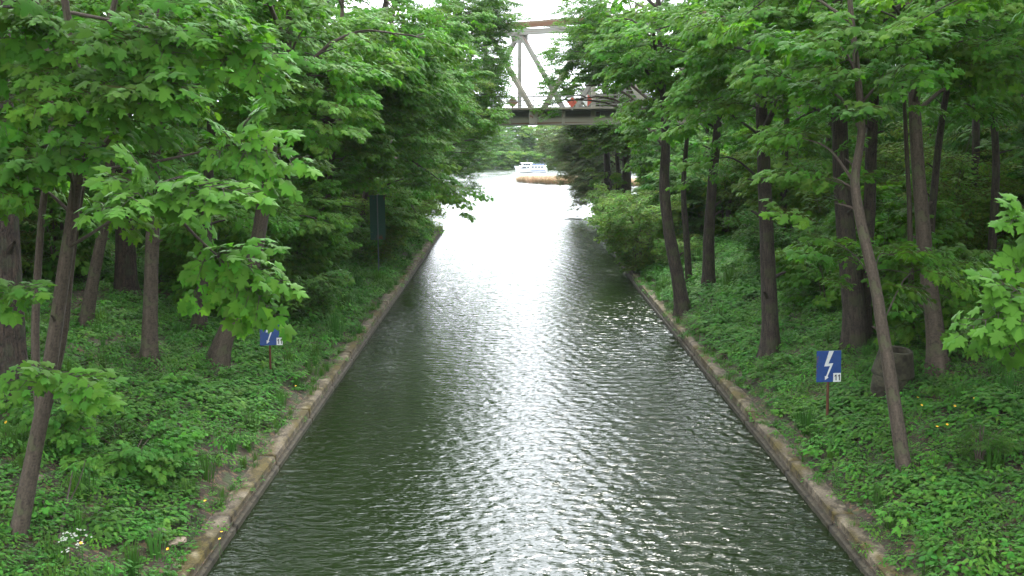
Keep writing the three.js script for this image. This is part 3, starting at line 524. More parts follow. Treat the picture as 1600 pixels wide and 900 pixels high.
shrub('maple_sapling', 'tall young maple left of the slender brown trunk', -10.4, -32, { h: 5.2, w: 2, n: 200, stems: 8, leaf: M.maple, kind: 'maple', cat: 'sapling' });
shrub('maple_sapling', 'light green sapling right of the slender brown trunk', -8.9, -35.5, { h: 4.6, w: 1.9, n: 200, stems: 8, leaf: M.limeLeaf, kind: 'alder', cat: 'sapling' });
shrub('maple_sapling', 'leafy sapling just beyond the back-facing board, near the wall', -7.6, -49, { h: 3.6, w: 1.7, n: 190, stems: 8, leaf: M.limeLeaf, kind: 'alder', cat: 'sapling' });
shrub('maple_sapling', 'young maple halfway from the board to the lake on the left bank', -7.6, -50, { h: 4.4, w: 1.9, n: 200, stems: 8, leaf: M.maple, kind: 'maple', cat: 'sapling' });
shrub('maple_sapling', 'bright sapling near the lake end of the left wall', -7.2, -60.5, { h: 4.4, w: 1.9, n: 200, stems: 8, leaf: M.limeLeaf, kind: 'alder', cat: 'sapling' });
shrub('maple_sapling', 'young maple between the tall straight trunk and the stout trunk', 10.2, -27, { h: 3.6, w: 1.7, n: 150, stems: 8, leaf: M.maple, kind: 'maple', cat: 'sapling' });
shrub('maple_sapling', 'bright sapling in the gap between the stout trunk and the smooth brown trunk', 12.6, -29, { h: 5, w: 2, n: 210, stems: 8, leaf: M.limeLeaf, kind: 'alder', cat: 'sapling' });
shrub('maple_sapling', 'bright sapling in the gap right of the smooth brown trunk', 14.6, -30, { h: 5, w: 2.1, n: 220, stems: 8, leaf: M.limeLeaf, kind: 'alder', cat: 'sapling' });
shrub('maple_sapling', 'young maple between the forking trunk and the tall straight trunk', 11.2, -40, { h: 5.2, w: 2.1, n: 220, stems: 8, leaf: M.limeLeaf, kind: 'maple', cat: 'sapling' });
shrub('shrub', 'tall leafy bush left of the back-facing board', -8.6, -40, { h: 4.4, w: 1.7, n: 260, stems: 12, leaf: M.maple, kind: 'maple' });
shrub('shrub', 'light green bush leaning to the water between the board and the lake', -6.7, -47.5, { h: 3.4, w: 1.5, n: 260, stems: 12, leaf: M.limeLeaf, kind: 'alder' });
shrub('shrub', 'rounded bush closing the bank below the yellow-green tree', -6.6, -53, { h: 3.4, w: 1.5, n: 260, stems: 12, leaf: M.limeLeaf, kind: 'round' });
shrub('shrub', 'bush with pale tips below the drooping alder', -6.6, -58.5, { h: 3.2, w: 1.5, n: 250, stems: 12, leaf: M.limeLeaf, kind: 'alder' });
shrub('shrub', 'leafy bush right of the leaning grey trunk, above the blue sign', -7.5, -33, { h: 3.2, w: 1.6, n: 240, stems: 12, leaf: M.maple, kind: 'maple' });
shrub('maple_sapling', 'young maple with drooping dark leaf layers behind the pale bending maple', foot(1455, 545).x, foot(1455, 545).z, { h: 2.9, w: 1.4, n: 60, stems: 5, leaf: M.mapleFar, kind: 'maple', cat: 'sapling' });
shrub('maple_sapling', 'young maple at the foot of the stout lichen-grey trunk', foot(1290, 480).x, foot(1290, 480).z, { h: 2.3, w: 1.4, n: 55, stems: 5, leaf: M.mapleFar, kind: 'maple', cat: 'sapling' });
{
  const r = rng(4242), protos = [['maple', M.mapleFar, 3.2, 1.8], ['round', M.shrub, 2.2, 1.7], ['alder', M.limeLeaf, 3.6, 1.8], ['maple', M.shrub, 4.4, 2.0], ['round', M.limeLeaf, 2.6, 1.8]].map(([kind, leaf, h, w], k) => growShrub(thing('understory_shrub', '', 'shrub', null), { seed: 6000 + k, stems: 8, kind, leaf, h, w, n: 170, spray: 1.1 }));
  const spots = [];
  for (let k = 0; k < 9000 && spots.length < 130; k++) {
    const side = r() < 0.5 ? -1 : 1, z = rr(-16, -86, r), a = (z < -46 ? 3 : 6.2) + r() * 24, x = side < 0 ? wallLeft(z) - COPING - a : wallRight(z) + COPING + a;
    if (Math.abs(x) > -z * 0.56 + 3 || (z > -29 && a < 9.5) || (side < 0 && z < -76)) continue;
    if (spots.some(([px, pz]) => Math.hypot(px - x, pz - z) < 2.1)) continue;
    spots.push([x, z]);
  }
  spots.forEach(([x, z], i) => {
    const p = protos[i % 5], o = i < 5 ? p : p.clone(); if (i >= 5) { o.name = numbered(p.name); scene.add(o); }
    put(o, x, z, r() * 6.28); const s = rr(0.8, 1.25, r) * (x > 0 ? 1.15 : 1); o.scale.set(s, s * rr(0.85, 1.25, r), s);
    o.userData.filler = ['broad-leaved', 'round-leaved', 'light green', 'tall-stemmed', 'yellowish'][i % 5] + ' shrub';
  });
}
// --- the wood farther back, one mass of leaves and stems
for (const side of [-1, 1]) {
  const r = rng(80 + side), S = side < 0 ? 'left' : 'right', o = new THREE.Group(); o.name = numbered('distant_wood'); o.userData.kind = 'stuff'; o.userData.label = `mass of leaves closing the ${S} bank wood far behind its trunks`; o.userData.category = 'wood'; scene.add(o);
  const lists = [[], [], [], []], stems = [], ST = tube([V(0, -0.3, 0), V(0.1, 5, 0), V(-0.1, 11, 0.2), V(0, 16, 0)], [0.16, 0.12, 0.08, 0.03], 7, 1);
  for (let k = 0; k < 300; k++) {
    const z = rr(14, -96, r), a = 24 + r() * 22; if (side < 0 && z < -78) continue; const x = side < 0 ? Math.min(wallLeft(z), -4.9) - a : Math.max(5.7, wallRight(z)) + a, y = groundY(x, z);
    stems.push(new THREE.Matrix4().makeTranslation(x, y, z).scale(V(1, rr(0.8, 1.2, r), 1)));
    for (let q = 0; q < 120; q++) {
      const f = r(), hh = f < 0.3 ? rr(0, 4, r) : rr(3, 16, r), w = 2.8 * Math.sqrt(r()), an = r() * 6.28;
      lists[Math.floor(r() * 4)].push(sprayMatrix(V(x + Math.cos(an) * w, y + hh, z + Math.sin(an) * w), V(Math.cos(an), rr(-0.5, 0.3, r), Math.sin(an)), rr(1.3, 2.1, r), r, 0.5));
    }
  }
  lists.forEach((l, i) => instanced('foliage', SPRAY[i % 2 ? 'alder' : 'maple'][i], i % 2 ? M.limeLeaf : M.mapleFar, l, r, o, 0.3));
  instanced('stems', ST, M.darkBark, stems, r, o, 0.2);
}
// --- ground cover
function clumpGeo(seed2, kind, n, rad, h, size) {
  const r = rng(seed2), gs = [], m = new THREE.Matrix4();
  for (let k = 0; k < n; k++) {
    const a = r() * 6.28, d = rad * Math.sqrt(r()), yaw = a + rr(-0.8, 0.8, r), s = size * rr(0.6, 1.2, r), X = V(Math.cos(yaw), rr(-0.65, 0.15, r), Math.sin(yaw)).normalize(), up = V(Math.cos(a) * rr(0, 0.7, r), 1, Math.sin(a) * rr(0, 0.7, r)), Z = X.clone().cross(up).normalize(), Y = Z.clone().cross(X);
    gs.push(tinted(LEAF[kind].clone().applyMatrix4(m.makeBasis(X, Y, Z).scale(V(s, s, s)).setPosition(Math.cos(a) * d, h * rr(0.35, 1, r) * (1 - 0.35 * d / rad), Math.sin(a) * d)), tone(r, 0.28)));
  }
  return mergeGeometries(gs);
}
function tuftGeo(seed2, n, h, rad) {
  const r = rng(seed2), pos = [], idx = [];
  for (let k = 0; k < n; k++) {
    const a = r() * 6.28, d = rad * r(), w = 0.006 + 0.006 * r(), H = h * rr(0.6, 1.1, r), l = rr(0.1, 0.5, r) * H, x = Math.cos(a) * d, z = Math.sin(a) * d, sx = -Math.sin(a) * w, sz = Math.cos(a) * w, q = pos.length / 3;
    pos.push(x - sx, 0, z - sz, x + sx, 0, z + sz, x + Math.cos(a) * l * 0.4 - sx * .7, H * 0.6, z + Math.sin(a) * l * 0.4 - sz * .7, x + Math.cos(a) * l * 0.4 + sx * .7, H * 0.6, z + Math.sin(a) * l * 0.4 + sz * .7, x + Math.cos(a) * l, H, z + Math.sin(a) * l);
    idx.push(q, q + 1, q + 2, q + 1, q + 3, q + 2, q + 2, q + 3, q + 4);
  }
  return tinted(geoFrom(pos, idx), [1, 1, 1]);
}
const CLUMPS = [[clumpGeo(1, 'oval', 84, 0.3, 0.28, 0.085), M.herb], [clumpGeo(2, 'round', 62, 0.28, 0.24, 0.08), M.herb], [clumpGeo(3, 'mapleFar', 44, 0.3, 0.32, 0.105), M.herb], [clumpGeo(4, 'oval', 100, 0.34, 0.2, 0.06), M.shrub], [tuftGeo(5, 40, 0.42, 0.16), M.grass]];
for (const side of [-1, 1]) {
  const r = rng(900 + side), S = side < 0 ? 'left' : 'right', o = new THREE.Group(); o.name = numbered('ground_cover'); o.userData.kind = 'stuff'; o.userData.label = `low green herbs covering the soil of the ${S} bank`; o.userData.category = 'herbs'; scene.add(o);
  const lists = CLUMPS.map(() => []);
  for (let z = 2; z > -90; z -= 0.25) {
    const dens = z > -30 ? 1 : z > -50 ? 0.62 : 0.4, amax = z > -12 ? 12 : 22;
    for (let a = -0.1; a < amax; a += 0.25) {
      if (r() > dens * (a > 10 ? 0.5 : 1)) continue;
      const aa = a + rr(-0.14, 0.14, r), zz = z + rr(-0.14, 0.14, r), x = side < 0 ? wallLeft(zz) - COPING - aa : wallRight(zz) + COPING + aa;
      if (Math.abs(x) > -zz * 0.56 + 2.5) continue;
      const bare = n3(x * 0.55 + 40, zz * 0.55, side * 3) + 0.5 * n3(x * 1.6, zz * 1.6, 5);
      const lim = side < 0 ? lerp(0.2, 0.4, smooth(4, 0.5, aa)) : 0.75;
      if (bare > lim) continue;
      const p = n3(x * 0.4, zz * 0.4, 17) + rr(-0.35, 0.35, r); let kind = p < -0.28 ? 3 : p < 0.02 ? 0 : p < 0.25 ? 1 : 2;
      if (r() < (aa < 0.5 ? 0.3 : 0.04)) kind = 4;
      const s = rr(0.65, 1.25, r) * (aa < 0.3 ? 0.6 : 1) * (zz < -30 ? 1.4 : 1) * (1 + 0.35 * n3(x * 0.8, zz * 0.8, 21));
      lists[kind].push(new THREE.Matrix4().makeRotationY(r() * 6.28).scale(V(s, s * rr(0.75, 1.4, r), s)).setPosition(x, groundY(x, zz) - 0.03, zz));
    }
  }
  lists.forEach((l, i) => instanced(['leafy_herbs', 'round_leaved_herbs', 'maple_seedlings', 'small_herbs', 'grass_tufts'][i], CLUMPS[i][0], CLUMPS[i][1], l, r, o, 0.3));
}

// --- bright leaf layers close to the camera, leaf by leaf
function nearLayers(o, bark, clusters, leafSize, sd, mat) {
  const r = rng(sd), all = [];
  for (const [from, origin, tips] of clusters) {
    const base = o.position, A = from.clone().sub(base), O = origin.clone().sub(base), mid = A.clone().lerp(O, 0.55).add(V(0, -0.04, 0));
    part('branch', tube([A, mid, O], [0.026, 0.018, 0.011], 7, 0.15), bark, o);
    for (const t of tips) {
      const T = t.clone().sub(base), d = T.clone().sub(O), L = d.length(), { leaves, twigs } = sprayPlan(r, L, Math.min(0.42, 0.22 + L * 0.2), leafSize, 0.4, 0.115), m = sprayMatrix(O, d, 1, r, 0.15, V(o.position.x < 0 ? 0.3 : -0.3, 0, 0.5));
      for (const l of leaves) all.push(l.premultiply(m));
      part('twig', mergeGeometries(twigs.map((w) => tube(w, [0.006, 0.0025], 4))).applyMatrix4(m), bark, o);
    }
  }
  const eye = camera.position.clone().sub(o.position), P = V(0, 0, 0);
  all.sort((a, b) => P.setFromMatrixPosition(a).distanceTo(eye) - P.setFromMatrixPosition(b).distanceTo(eye));
  const kinds = [0, 1, 2, 3].map((k) => { const m = mat.clone(), q = rng(sd + k); m.vertexColors = false; m.color.multiplyScalar(rr(0.85, 1.15, q)); m.color.r *= rr(0.95, 1.25, q); return m; });
  all.slice(0, 300).forEach((x) => { const m = part('leaf', LEAF.maple, kinds[Math.floor(r() * 4)], o); m.applyMatrix4(x); });
  if (all.length > 300) instanced('foliage', tinted(LEAF.maple.clone(), [1, 1, 1]), mat, all.slice(300), r, o, 0.2);
}
{
  const o = scene.children.find((c) => c.name === 'maple_tree'), D = -o.position.z, q = (d, ...l) => l.map(([x, y, e]) => at(x, y, d + (e ?? 0)));
  nearLayers(o, M.mapleBark, [
    [at(110, 385, D - 0.3), at(238, 293, D - 2.6), q(D - 3, [128, 315], [165, 268], [215, 232], [285, 258], [335, 292], [400, 268], [270, 320, 0.3], [190, 300, -0.4])],
    [at(120, 270, D - 0.4), at(365, 225, D - 2), q(D - 2.2, [480, 238], [440, 190], [385, 170], [350, 195], [460, 275], [400, 250], [430, 300], [330, 240])],
    [at(238, 293, D - 2.6), at(340, 400, D - 1.4), q(D - 1.6, [285, 470], [325, 355], [295, 415], [420, 368], [462, 428], [405, 465], [380, 505], [452, 500], [425, 480], [360, 450], [345, 378])],
    [at(68, 600, D), at(95, 580, D - 1.4), q(D - 1.9, [14, 585], [60, 568], [142, 588], [168, 606], [112, 612], [40, 600])],
    [at(125, 150, D - 0.5), at(215, 118, D - 1.6), q(D - 2, [108, 132], [168, 150], [240, 160], [292, 150], [312, 122], [180, 95], [260, 95])],
    [at(120, 220, D - 0.5), at(70, 228, D - 1.5), q(D - 1.8, [2, 236], [70, 268], [135, 243], [152, 215], [30, 265], [100, 205])],
    [at(58, 470, D), at(20, 445, D - 1.4), q(D - 1.8, [-10, 425], [55, 440], [20, 478], [-5, 465])],
    [at(114, 80, D - 0.5), at(230, 45, D - 1.5), q(D - 1.9, [140, 60], [200, 20], [255, 70], [310, 35], [290, 85], [170, 70])],
    [at(112, 60, D - 0.5), at(60, 40, D - 1.5), q(D - 1.9, [5, 60], [30, 15], [90, 70], [120, 20], [60, 80])],
    [at(112, 20, D - 0.5), at(380, 60, D - 1), q(D - 1.4, [330, 110], [400, 30], [450, 80], [420, 130], [360, 20])],
  ], 0.185, 8101, M.maple);
  const c = V(8.6, groundY(8.6, -11), -11), t = thing('maple_tree', 'maple outside the right edge whose bright leaf sprays reach into the picture', 'tree', null);
  growTree(t, { seed: 8200, path: [c, V(8.5, c.y + 2, -11), V(8.3, c.y + 4.5, -11.2), V(8.5, c.y + 7, -11)], r: 0.17, limbs: 9, low: 8, height: 13, spread: 2.8, leaf: M.maple, boughs: [[at(1440, 30, 16), 0.05, 0.3, 0.035]] });
  nearLayers(t, M.mapleBark, [
    [V(8.4, c.y + 2.6, -11.1), at(1612, 470, 11.3), q(11.3, [1546, 418], [1490, 508], [1528, 515], [1572, 558], [1558, 455], [1590, 405], [1605, 560], [1595, 500, -0.3], [1625, 520])],
    [V(8.4, c.y + 3.2, -11.1), at(1625, 345, 11.4), q(11.3, [1575, 335], [1600, 380], [1590, 310], [1640, 360])],
  ], 0.18, 8301, M.maple);
}

// ------------------------------------------------------------------ iron bridge over the end of the canal
{
  const TH = 33 * Math.PI / 180, u = V(Math.cos(TH), 0, Math.sin(TH)), nrm = V(Math.sin(TH), 0, -Math.cos(TH)), P0 = at(840, 189, 70), W = 4.5, PN = 4.35, TOP = at(840, 37, 70).y - P0.y;
  const o = thing('railway_bridge', 'old rust-streaked iron truss bridge crossing the lake end of the canal', 'bridge', P0);
  const p = (k, h, w = 0) => u.clone().multiplyScalar(k * PN).addScaledVector(nrm, w).add(V(0, h, 0));
  const add = (name, a, b, w, h, mat, roll = 0) => part(name, bar(a, b, w, h, roll), mat, o);
  for (const w of [0, W]) {
    const mt = w ? M.steel : M.steelPale;
    add('top_chord', p(-3, TOP, w), p(3, TOP, w), 0.34, 0.4, w ? M.steel : M.steelRust);
    add('bottom_chord', p(-4, 0, w), p(4, 0, w), 0.3, 0.46, M.steelPale);
    add('chord_flange', p(-4, -0.25, w), p(4, -0.25, w), 0.5, 0.035, M.steel);
    add('chord_flange', p(-4, 0.245, w), p(4, 0.245, w), 0.42, 0.028, M.steelPale);
    for (let k = -4; k <= 4; k++) {
      if (Math.abs(k) % 2) {
        add('post', p(k, 0.26, w), p(k, TOP - 0.2, w), 0.34, 0.3, mt);
        part('gusset_plate', bar(p(k, TOP - 0.75, w - 0.18), p(k, TOP + 0.12, w - 0.18), 0.04, 1.05).rotateY(0), M.steel, o);
        part('gusset_plate', bar(p(k, TOP - 0.75, w + 0.18), p(k, TOP + 0.12, w + 0.18), 0.04, 1.05), M.steel, o);
        for (const s of [-1, 1]) { const a = p(k + s * 0.06, TOP - 0.35, w), b = p(k + s * 0.97, 0.3, w); add('diagonal', a.clone().addScaledVector(nrm, -0.11), b.clone().addScaledVector(nrm, -0.11), 0.05, 0.3, mt); add('diagonal', a.clone().addScaledVector(nrm, 0.11), b.clone().addScaledVector(nrm, 0.11), 0.05, 0.3, mt); }
      } else part('gusset_plate', bar(p(k, -0.21, w - 0.17), p(k, 0.82, w - 0.17), 0.04, 1.0), M.steelPale, o);
    }
    for (let k = -3.5; k <= 3.5; k += 1) add('stiffener', p(k, -0.2, w - 0.17), p(k, 0.85, w - 0.17), 0.06, 0.22, M.steelPale);
    // walkway rail outside each truss
    const off = w ? W + 0.55 : -0.55;
    for (const h of [1.05, 1.35, 1.62, 1.9]) add('handrail', p(-4, h, off), p(4, h, off), 0.045, 0.05, M.steel);
    for (let k = -4; k <= 4; k += 0.5) add('rail_post', p(k, 0.8, off), p(k, 1.9, off), 0.05, 0.05, M.steel);
    add('walkway_edge', p(-4, 0.82, off), p(4, 0.82, off), 0.12, 0.1, M.steelPale);
  }
  part('deck', bar(p(-4, 0.74, W / 2), p(4, 0.74, W / 2), W + 1.0, 0.08), M.steel, o);
  for (const s of [0.9, 1.7, 2.8, 3.6]) add('stringer', p(-4, 0.42, s), p(4, 0.42, s), 0.18, 0.5, M.steel);
  for (let k = -4; k <= 4; k++) { add('cross_beam', p(k, 0.35, 0.2), p(k, 0.35, W - 0.2), 0.25, 0.5, M.steel); if (Math.abs(k) <= 3) add('top_strut', p(k, TOP, 0.2), p(k, TOP, W - 0.2), 0.14, 0.2, M.steel); }
  for (let k = -3; k < 3; k++) add('top_brace', p(k, TOP - 0.03, k % 2 ? 0.2 : W - 0.2), p(k + 1, TOP - 0.03, k % 2 ? W - 0.2 : 0.2), 0.1, 0.1, M.steel);
  for (const s of [1.5, 3.0]) add('rail', p(-4, 0.86, s), p(4, 0.86, s), 0.07, 0.14, M.rust);
  for (const k of [-4, 4]) { const b = p(k, 0, W / 2), y = groundY(P0.x + b.x, P0.z + b.z) - P0.y - 0.8; part('abutment', bar(p(k, y / 2 - 0.14, -1), p(k, y / 2 - 0.14, W + 1), 1.6, -y - 0.28), M.abut ??= (() => { const m = M.concrete.clone(); m.vertexColors = false; m.color.setRGB(0.26, 0.24, 0.2); return m; })(), o); }
  // marks hung on the walkway rail
  const face = Math.atan2(-u.z, u.x);
  const tri = (pts, mat, o2, z) => { const s = new THREE.Shape(pts.map(([x, y]) => new THREE.Vector2(x, y))); return part('panel', new THREE.ExtrudeGeometry(s, { depth: 0.02, bevelEnabled: false }).translate(0, 0, z), mat, o2); };
  const white = painted(0.62, 0.62, 0.58, 0.0), red = painted(0.42, 0.085, 0.05, 0.02), brown = painted(0.16, 0.1, 0.06, 0.12);
  const mark = (px, py, d, label, left, right, s, lean = 0) => { const t = thing('diamond_sign', label, 'sign', at(px, py, d)); t.rotation.set(0, face + lean, 0); tri([[0, -s], [0, s], [-s, 0]], left, t, 0); tri([[0, -s], [s, 0], [0, s]], right, t, 0); part('bracket', new THREE.BoxGeometry(0.06, s * 2.4, 0.05).translate(0, -0.1, -0.03), M.steel, t); return t; };
  mark(918, 157, 66.3, 'white and red diamond board on the bridge rail at the right', white, red, 0.4);
  mark(894, 160, 66.9, 'red board on the bridge rail, half hidden by leaves left of the diamond', red, red, 0.36);
  mark(801, 160, 71.2, 'brown tilted diamond board on the bridge rail at the left', brown, brown, 0.4, 0.35);
}

// ------------------------------------------------------------------ signs
M.blue = painted(0.012, 0.05, 0.2, 0, 0.45); M.white = painted(0.62, 0.63, 0.62, 0, 0.5); M.black = new THREE.MeshStandardMaterial({ color: 0x0c0c0c, roughness: 0.6 });
const font = await new FontLoader().loadAsync('fonts/droid/droid_sans_bold.typeface.json');
const flat = (shape, d) => new THREE.ExtrudeGeometry(shape, { depth: d, bevelEnabled: false, curveSegments: 6 });
function cableSign(p, label, w, h, post, lean, turn, plateDx) {
  const o = thing('blue_sign', label, 'sign', p); o.rotation.set(0, turn, lean);
  part('post', new THREE.CylinderGeometry(0.028, 0.03, post + h * 0.9 + 0.3, 10).translate(0, (post + h * 0.9 - 0.3) / 2, -0.035), M.rust, o);
  part('panel', new THREE.BoxGeometry(w, h, 0.012).translate(0, post + h / 2, 0), M.blue, o);
  const X = (x) => ((x - 105) / 227 - 0.5) * w, Y = (y) => post + h - (y - 65) / 297 * h;
  const bolt = [[218, 67], [262, 67], [213, 187], [259, 183], [207, 309], [217, 319], [184, 343], [182, 303], [194, 308], [229, 210], [175, 213]].map(([x, y]) => new THREE.Vector2(X(x), Y(y)));
  part('lightning_arrow', flat(new THREE.Shape(bolt), 0.003).translate(0, 0, 0.007), M.white, o);
  const pw = w * 0.31, ph = h * 0.28, pl = part('number_plate', new THREE.BoxGeometry(pw, ph, 0.008).translate(w / 2 - pw / 2 + plateDx, post + ph / 2, 0.0115), M.white, o);
  const g = mergeGeometries(font.generateShapes('11', ph * 0.68).map((s) => flat(s, 0.002))).scale(0.72, 1, 1); g.computeBoundingBox(); const c = g.boundingBox.getCenter(V(0, 0, 0));
  part('number', g.translate(w / 2 - pw / 2 + plateDx - c.x, post + ph / 2 - c.y, 0.017), M.black, pl);
  for (const y of [0.2, 0.8]) part('bolt', new THREE.CylinderGeometry(0.009, 0.009, 0.006, 8).rotateX(Math.PI / 2).translate(w * 0.12, post + h * y, 0.009), M.rust, o);
}
{
  let p = foot(1293, 671), k = -p.z / FOCAL;
  cableSign(p, 'blue sign with white lightning arrow and number 11, in full view on the right bank', 39 * k, 51 * k, 79 * k, 0.03, 0, -0.002);
  p = foot(423, 592); k = -p.z / FOCAL;
  cableSign(p, 'blue lightning sign half hidden by bright maple leaves on the left bank', 30 * k, 42 * k, 54 * k, -0.01, 0.2, 5 * k);
  p = foot(592, 434); k = -p.z / FOCAL;
  const o = thing('board_sign', 'tall narrow grey-green board seen from behind on a thin post, left bank', 'sign', p), g = painted(0.022, 0.078, 0.05, 0, 0.85);
  o.rotation.y = 0.12;
  part('post', new THREE.CylinderGeometry(0.024, 0.024, 131 * k + 0.3, 8).translate(0, 131 * k / 2 - 0.15, 0.05), painted(0.1, 0.13, 0.13, 0, 0.4, 0.3), o);
  part('panel', new THREE.BoxGeometry(23 * k, 70 * k, 0.02).translate(0, 95 * k, 0), g, o);
  for (const s of [-1, 1]) part('rim', new THREE.BoxGeometry(0.02, 70 * k, 0.05).translate(s * (11.5 * k), 95 * k, 0.01), g, o);
  for (const y of [61, 84, 129]) part('crossbar', new THREE.BoxGeometry(22 * k, 0.035, 0.03).translate(0, y * k, 0.026), g, o);
}
// ------------------------------------------------------------------ concrete rings
{
  const p = foot(1399, 622), k = -p.z / FOCAL, m = M.concrete.clone(); m.vertexColors = false; m.color.setRGB(0.085, 0.083, 0.062);
  const ring = (r0, r1, h, t) => { const pts = [[r0 - t, 0], [r0, 0], [r0 * 0.995, h * 0.1], [(r0 + r1) / 2, h * 0.55], [r1, h * 0.96], [r1 - 0.015, h], [r1 - t + 0.015, h], [r1 - t, h * 0.95], [r0 - t, 0]].map(([x, y]) => new THREE.Vector2(x, y)); const g = new THREE.LatheGeometry(pts, 40), a = g.attributes.position; for (let i = 0; i < a.count; i++) { const f = 1 + 0.025 * n3(a.getX(i) * 6, a.getY(i) * 6, a.getZ(i) * 6 + r0 * 9); a.setXYZ(i, a.getX(i) * f, a.getY(i) + 0.015 * n3(a.getX(i) * 7, 3, a.getZ(i) * 7), a.getZ(i) * f); } g.computeVertexNormals(); return g; };
  const a = tag(part('concrete_ring', ring(30 * k, 28 * k, 40 * k, 0.07), m, scene), 'lower mossy concrete well ring sunk in the herbs', 'well ring'); a.position.copy(p).add(V(-4 * k, -6 * k, -0.25)); a.rotation.set(0.05, 0, -0.04);
  const b = tag(part('concrete_ring_001', ring(33 * k, 26 * k, 42 * k, 0.07), m, scene), 'upper concrete well ring with open top, standing on the lower ring', 'well ring'); b.position.copy(a.position).add(V(6 * k, 39 * k, -0.05)); b.rotation.set(0.1, 0.5, -0.06);
}
// ------------------------------------------------------------------ small things on the banks
{
  const rock = (px, py, s, label, col) => { const p = foot(px, py), g = new THREE.IcosahedronGeometry(s, 3), a = g.attributes.position, k = rr(0, 50); for (let i = 0; i < a.count; i++) { const v = V(a.getX(i), a.getY(i), a.getZ(i)), f = 1 + 0.25 * n3(v.x / s + k, v.y / s, v.z / s) + 0.1 * n3(v.x / s * 3, v.y / s * 3 + k, v.z / s * 3); a.setXYZ(i, v.x * f * 1.3, v.y * f * 0.55, v.z * f); } g.computeVertexNormals(); const m = M.concrete.clone(); m.vertexColors = false; m.color.setRGB(...col); const o = tag(part(numbered('stone'), g, m, scene), label, 'stone'); o.position.copy(p).add(V(0, s * 0.2, 0)); o.rotation.y = rr(0, 6); };
  rock(276, 850, 0.13, 'pale stone lying on the bare soil beside the left wall', [0.34, 0.29, 0.25]);
  rock(56, 752, 0.12, 'grey stone beside the foot of the forked maple', [0.2, 0.18, 0.15]);
  rock(238, 838, 0.16, 'flat grey stone among the white flowers at the lower left', [0.15, 0.14, 0.11]);
  const stick = (label, pts, r0) => { const b = foot(...pts[0]), o = thing('dead_branch', label, 'branch', b), P = pts.map(([x, y, h]) => foot(x, y).add(V(0, h ?? 0.1, 0)).sub(b)); part('wood', tube(P, [r0, r0 * 0.7, r0 * 0.35], 7, 0.12, 0.15), M.mapleBark, o); const a = P[1], e = P[2].clone().add(V(0.25, 0.22, 0.05)); part('side_twig', tube([a, a.clone().lerp(e, 0.5).add(V(0.05, 0.02, 0)), e], [r0 * 0.5, r0 * 0.2], 5), M.mapleBark, o); };
  stick('dead branch propped on the slope right of the forked maple', [[92, 852, 0.05], [103, 812, 0.16], [116, 775, 0.4]], 0.028);
  stick('thin dead branch lying low right of the propped one', [[60, 770, 0.08], [75, 810, 0.12], [95, 838, 0.1]], 0.018);
  stick('pale dead twig lying at the foot of the pale bending maple', [[1412, 738, 0.12], [1436, 730, 0.16], [1455, 722, 0.2]], 0.014);
  // yellow and white flowers
  const head = (n, r0, c) => { const pos = [], idx = []; for (let k = 0; k < n; k++) { const a = k / n * 6.283, w = 3.1 / n, q = pos.length / 3; pos.push(0, 0, 0, Math.cos(a - w) * r0 * 0.8, 0.3 * r0, Math.sin(a - w) * r0 * 0.8, Math.cos(a) * r0, 0.35 * r0, Math.sin(a) * r0, Math.cos(a + w) * r0 * 0.8, 0.3 * r0, Math.sin(a + w) * r0 * 0.8); idx.push(q, q + 2, q + 1, q, q + 3, q + 2); } return geoFrom(pos, idx); };
  const yel = new THREE.MeshStandardMaterial({ color: new THREE.Color().setRGB(0.75, 0.42, 0.02), roughness: 0.7, side: THREE.DoubleSide }), whi = new THREE.MeshStandardMaterial({ color: new THREE.Color().setRGB(0.3, 0.32, 0.26), roughness: 0.7, side: THREE.DoubleSide });
  const flower = (name, label, group, px, py, mat, g, n) => { const p = foot(px, py), o = thing(name, label, 'flower', p, group), h = rr(0.3, 0.42); part('stem', tube([V(0, 0, 0), V(rr(-.04, .04), h * 0.6, rr(-.04, .04)), V(0, h, 0)], [0.005, 0.003], 4), M.grass2 ??= new THREE.MeshStandardMaterial({ color: new THREE.Color().setRGB(0.05, 0.11, 0.025) }), o); for (let k = 0; k < n; k++) { const b = part('blossom', g, mat, o); b.position.set(k ? rr(-.07, .07) : 0, h + (k ? rr(-.05, .03) : 0), k ? rr(-.07, .07) : 0); b.rotation.set(rr(0.1, 0.7), rr(0, 6), rr(-0.3, 0.3)); } };
  const gy = head(8, 0.026), gw = head(5, 0.016);
  for (const [x, y] of [[348, 868], [463, 626], [264, 893], [322, 815], [108, 712], [130, 893], [345, 880], [12, 690]]) flower('yellow_flower', 'small yellow flower dotted among the herbs of the left bank', 'yellow flowers on the left bank', x, y, yel, gy, 1);
  for (const [x, y] of [[1432, 650], [1490, 662], [1438, 665], [1478, 690], [1520, 655], [1462, 700]]) flower('yellow_flower', 'small yellow flower among the herbs right of the pale bending maple', 'yellow flowers on the right bank', x, y, yel, gy, 1);
  for (let k = 0; k < 10; k++) flower('white_flower', 'small white flower head in the patch at the lower left corner', 'white flowers at the lower left', k < 12 ? rr(100, 142) : rr(170, 230), k < 12 ? rr(868, 900) : rr(812, 848), whi, gw, 5);
  // feathery dark plant
  const p = foot(1530, 728); shrub('leafy_clump', 'feathery dark green clump standing above the herbs at the lower right', p.x, p.z, { h: 0.85, w: 0.36, n: 90, stems: 14, kind: 'willow', leaf: M.alder, spray: 0.3, cat: 'plant' });
}

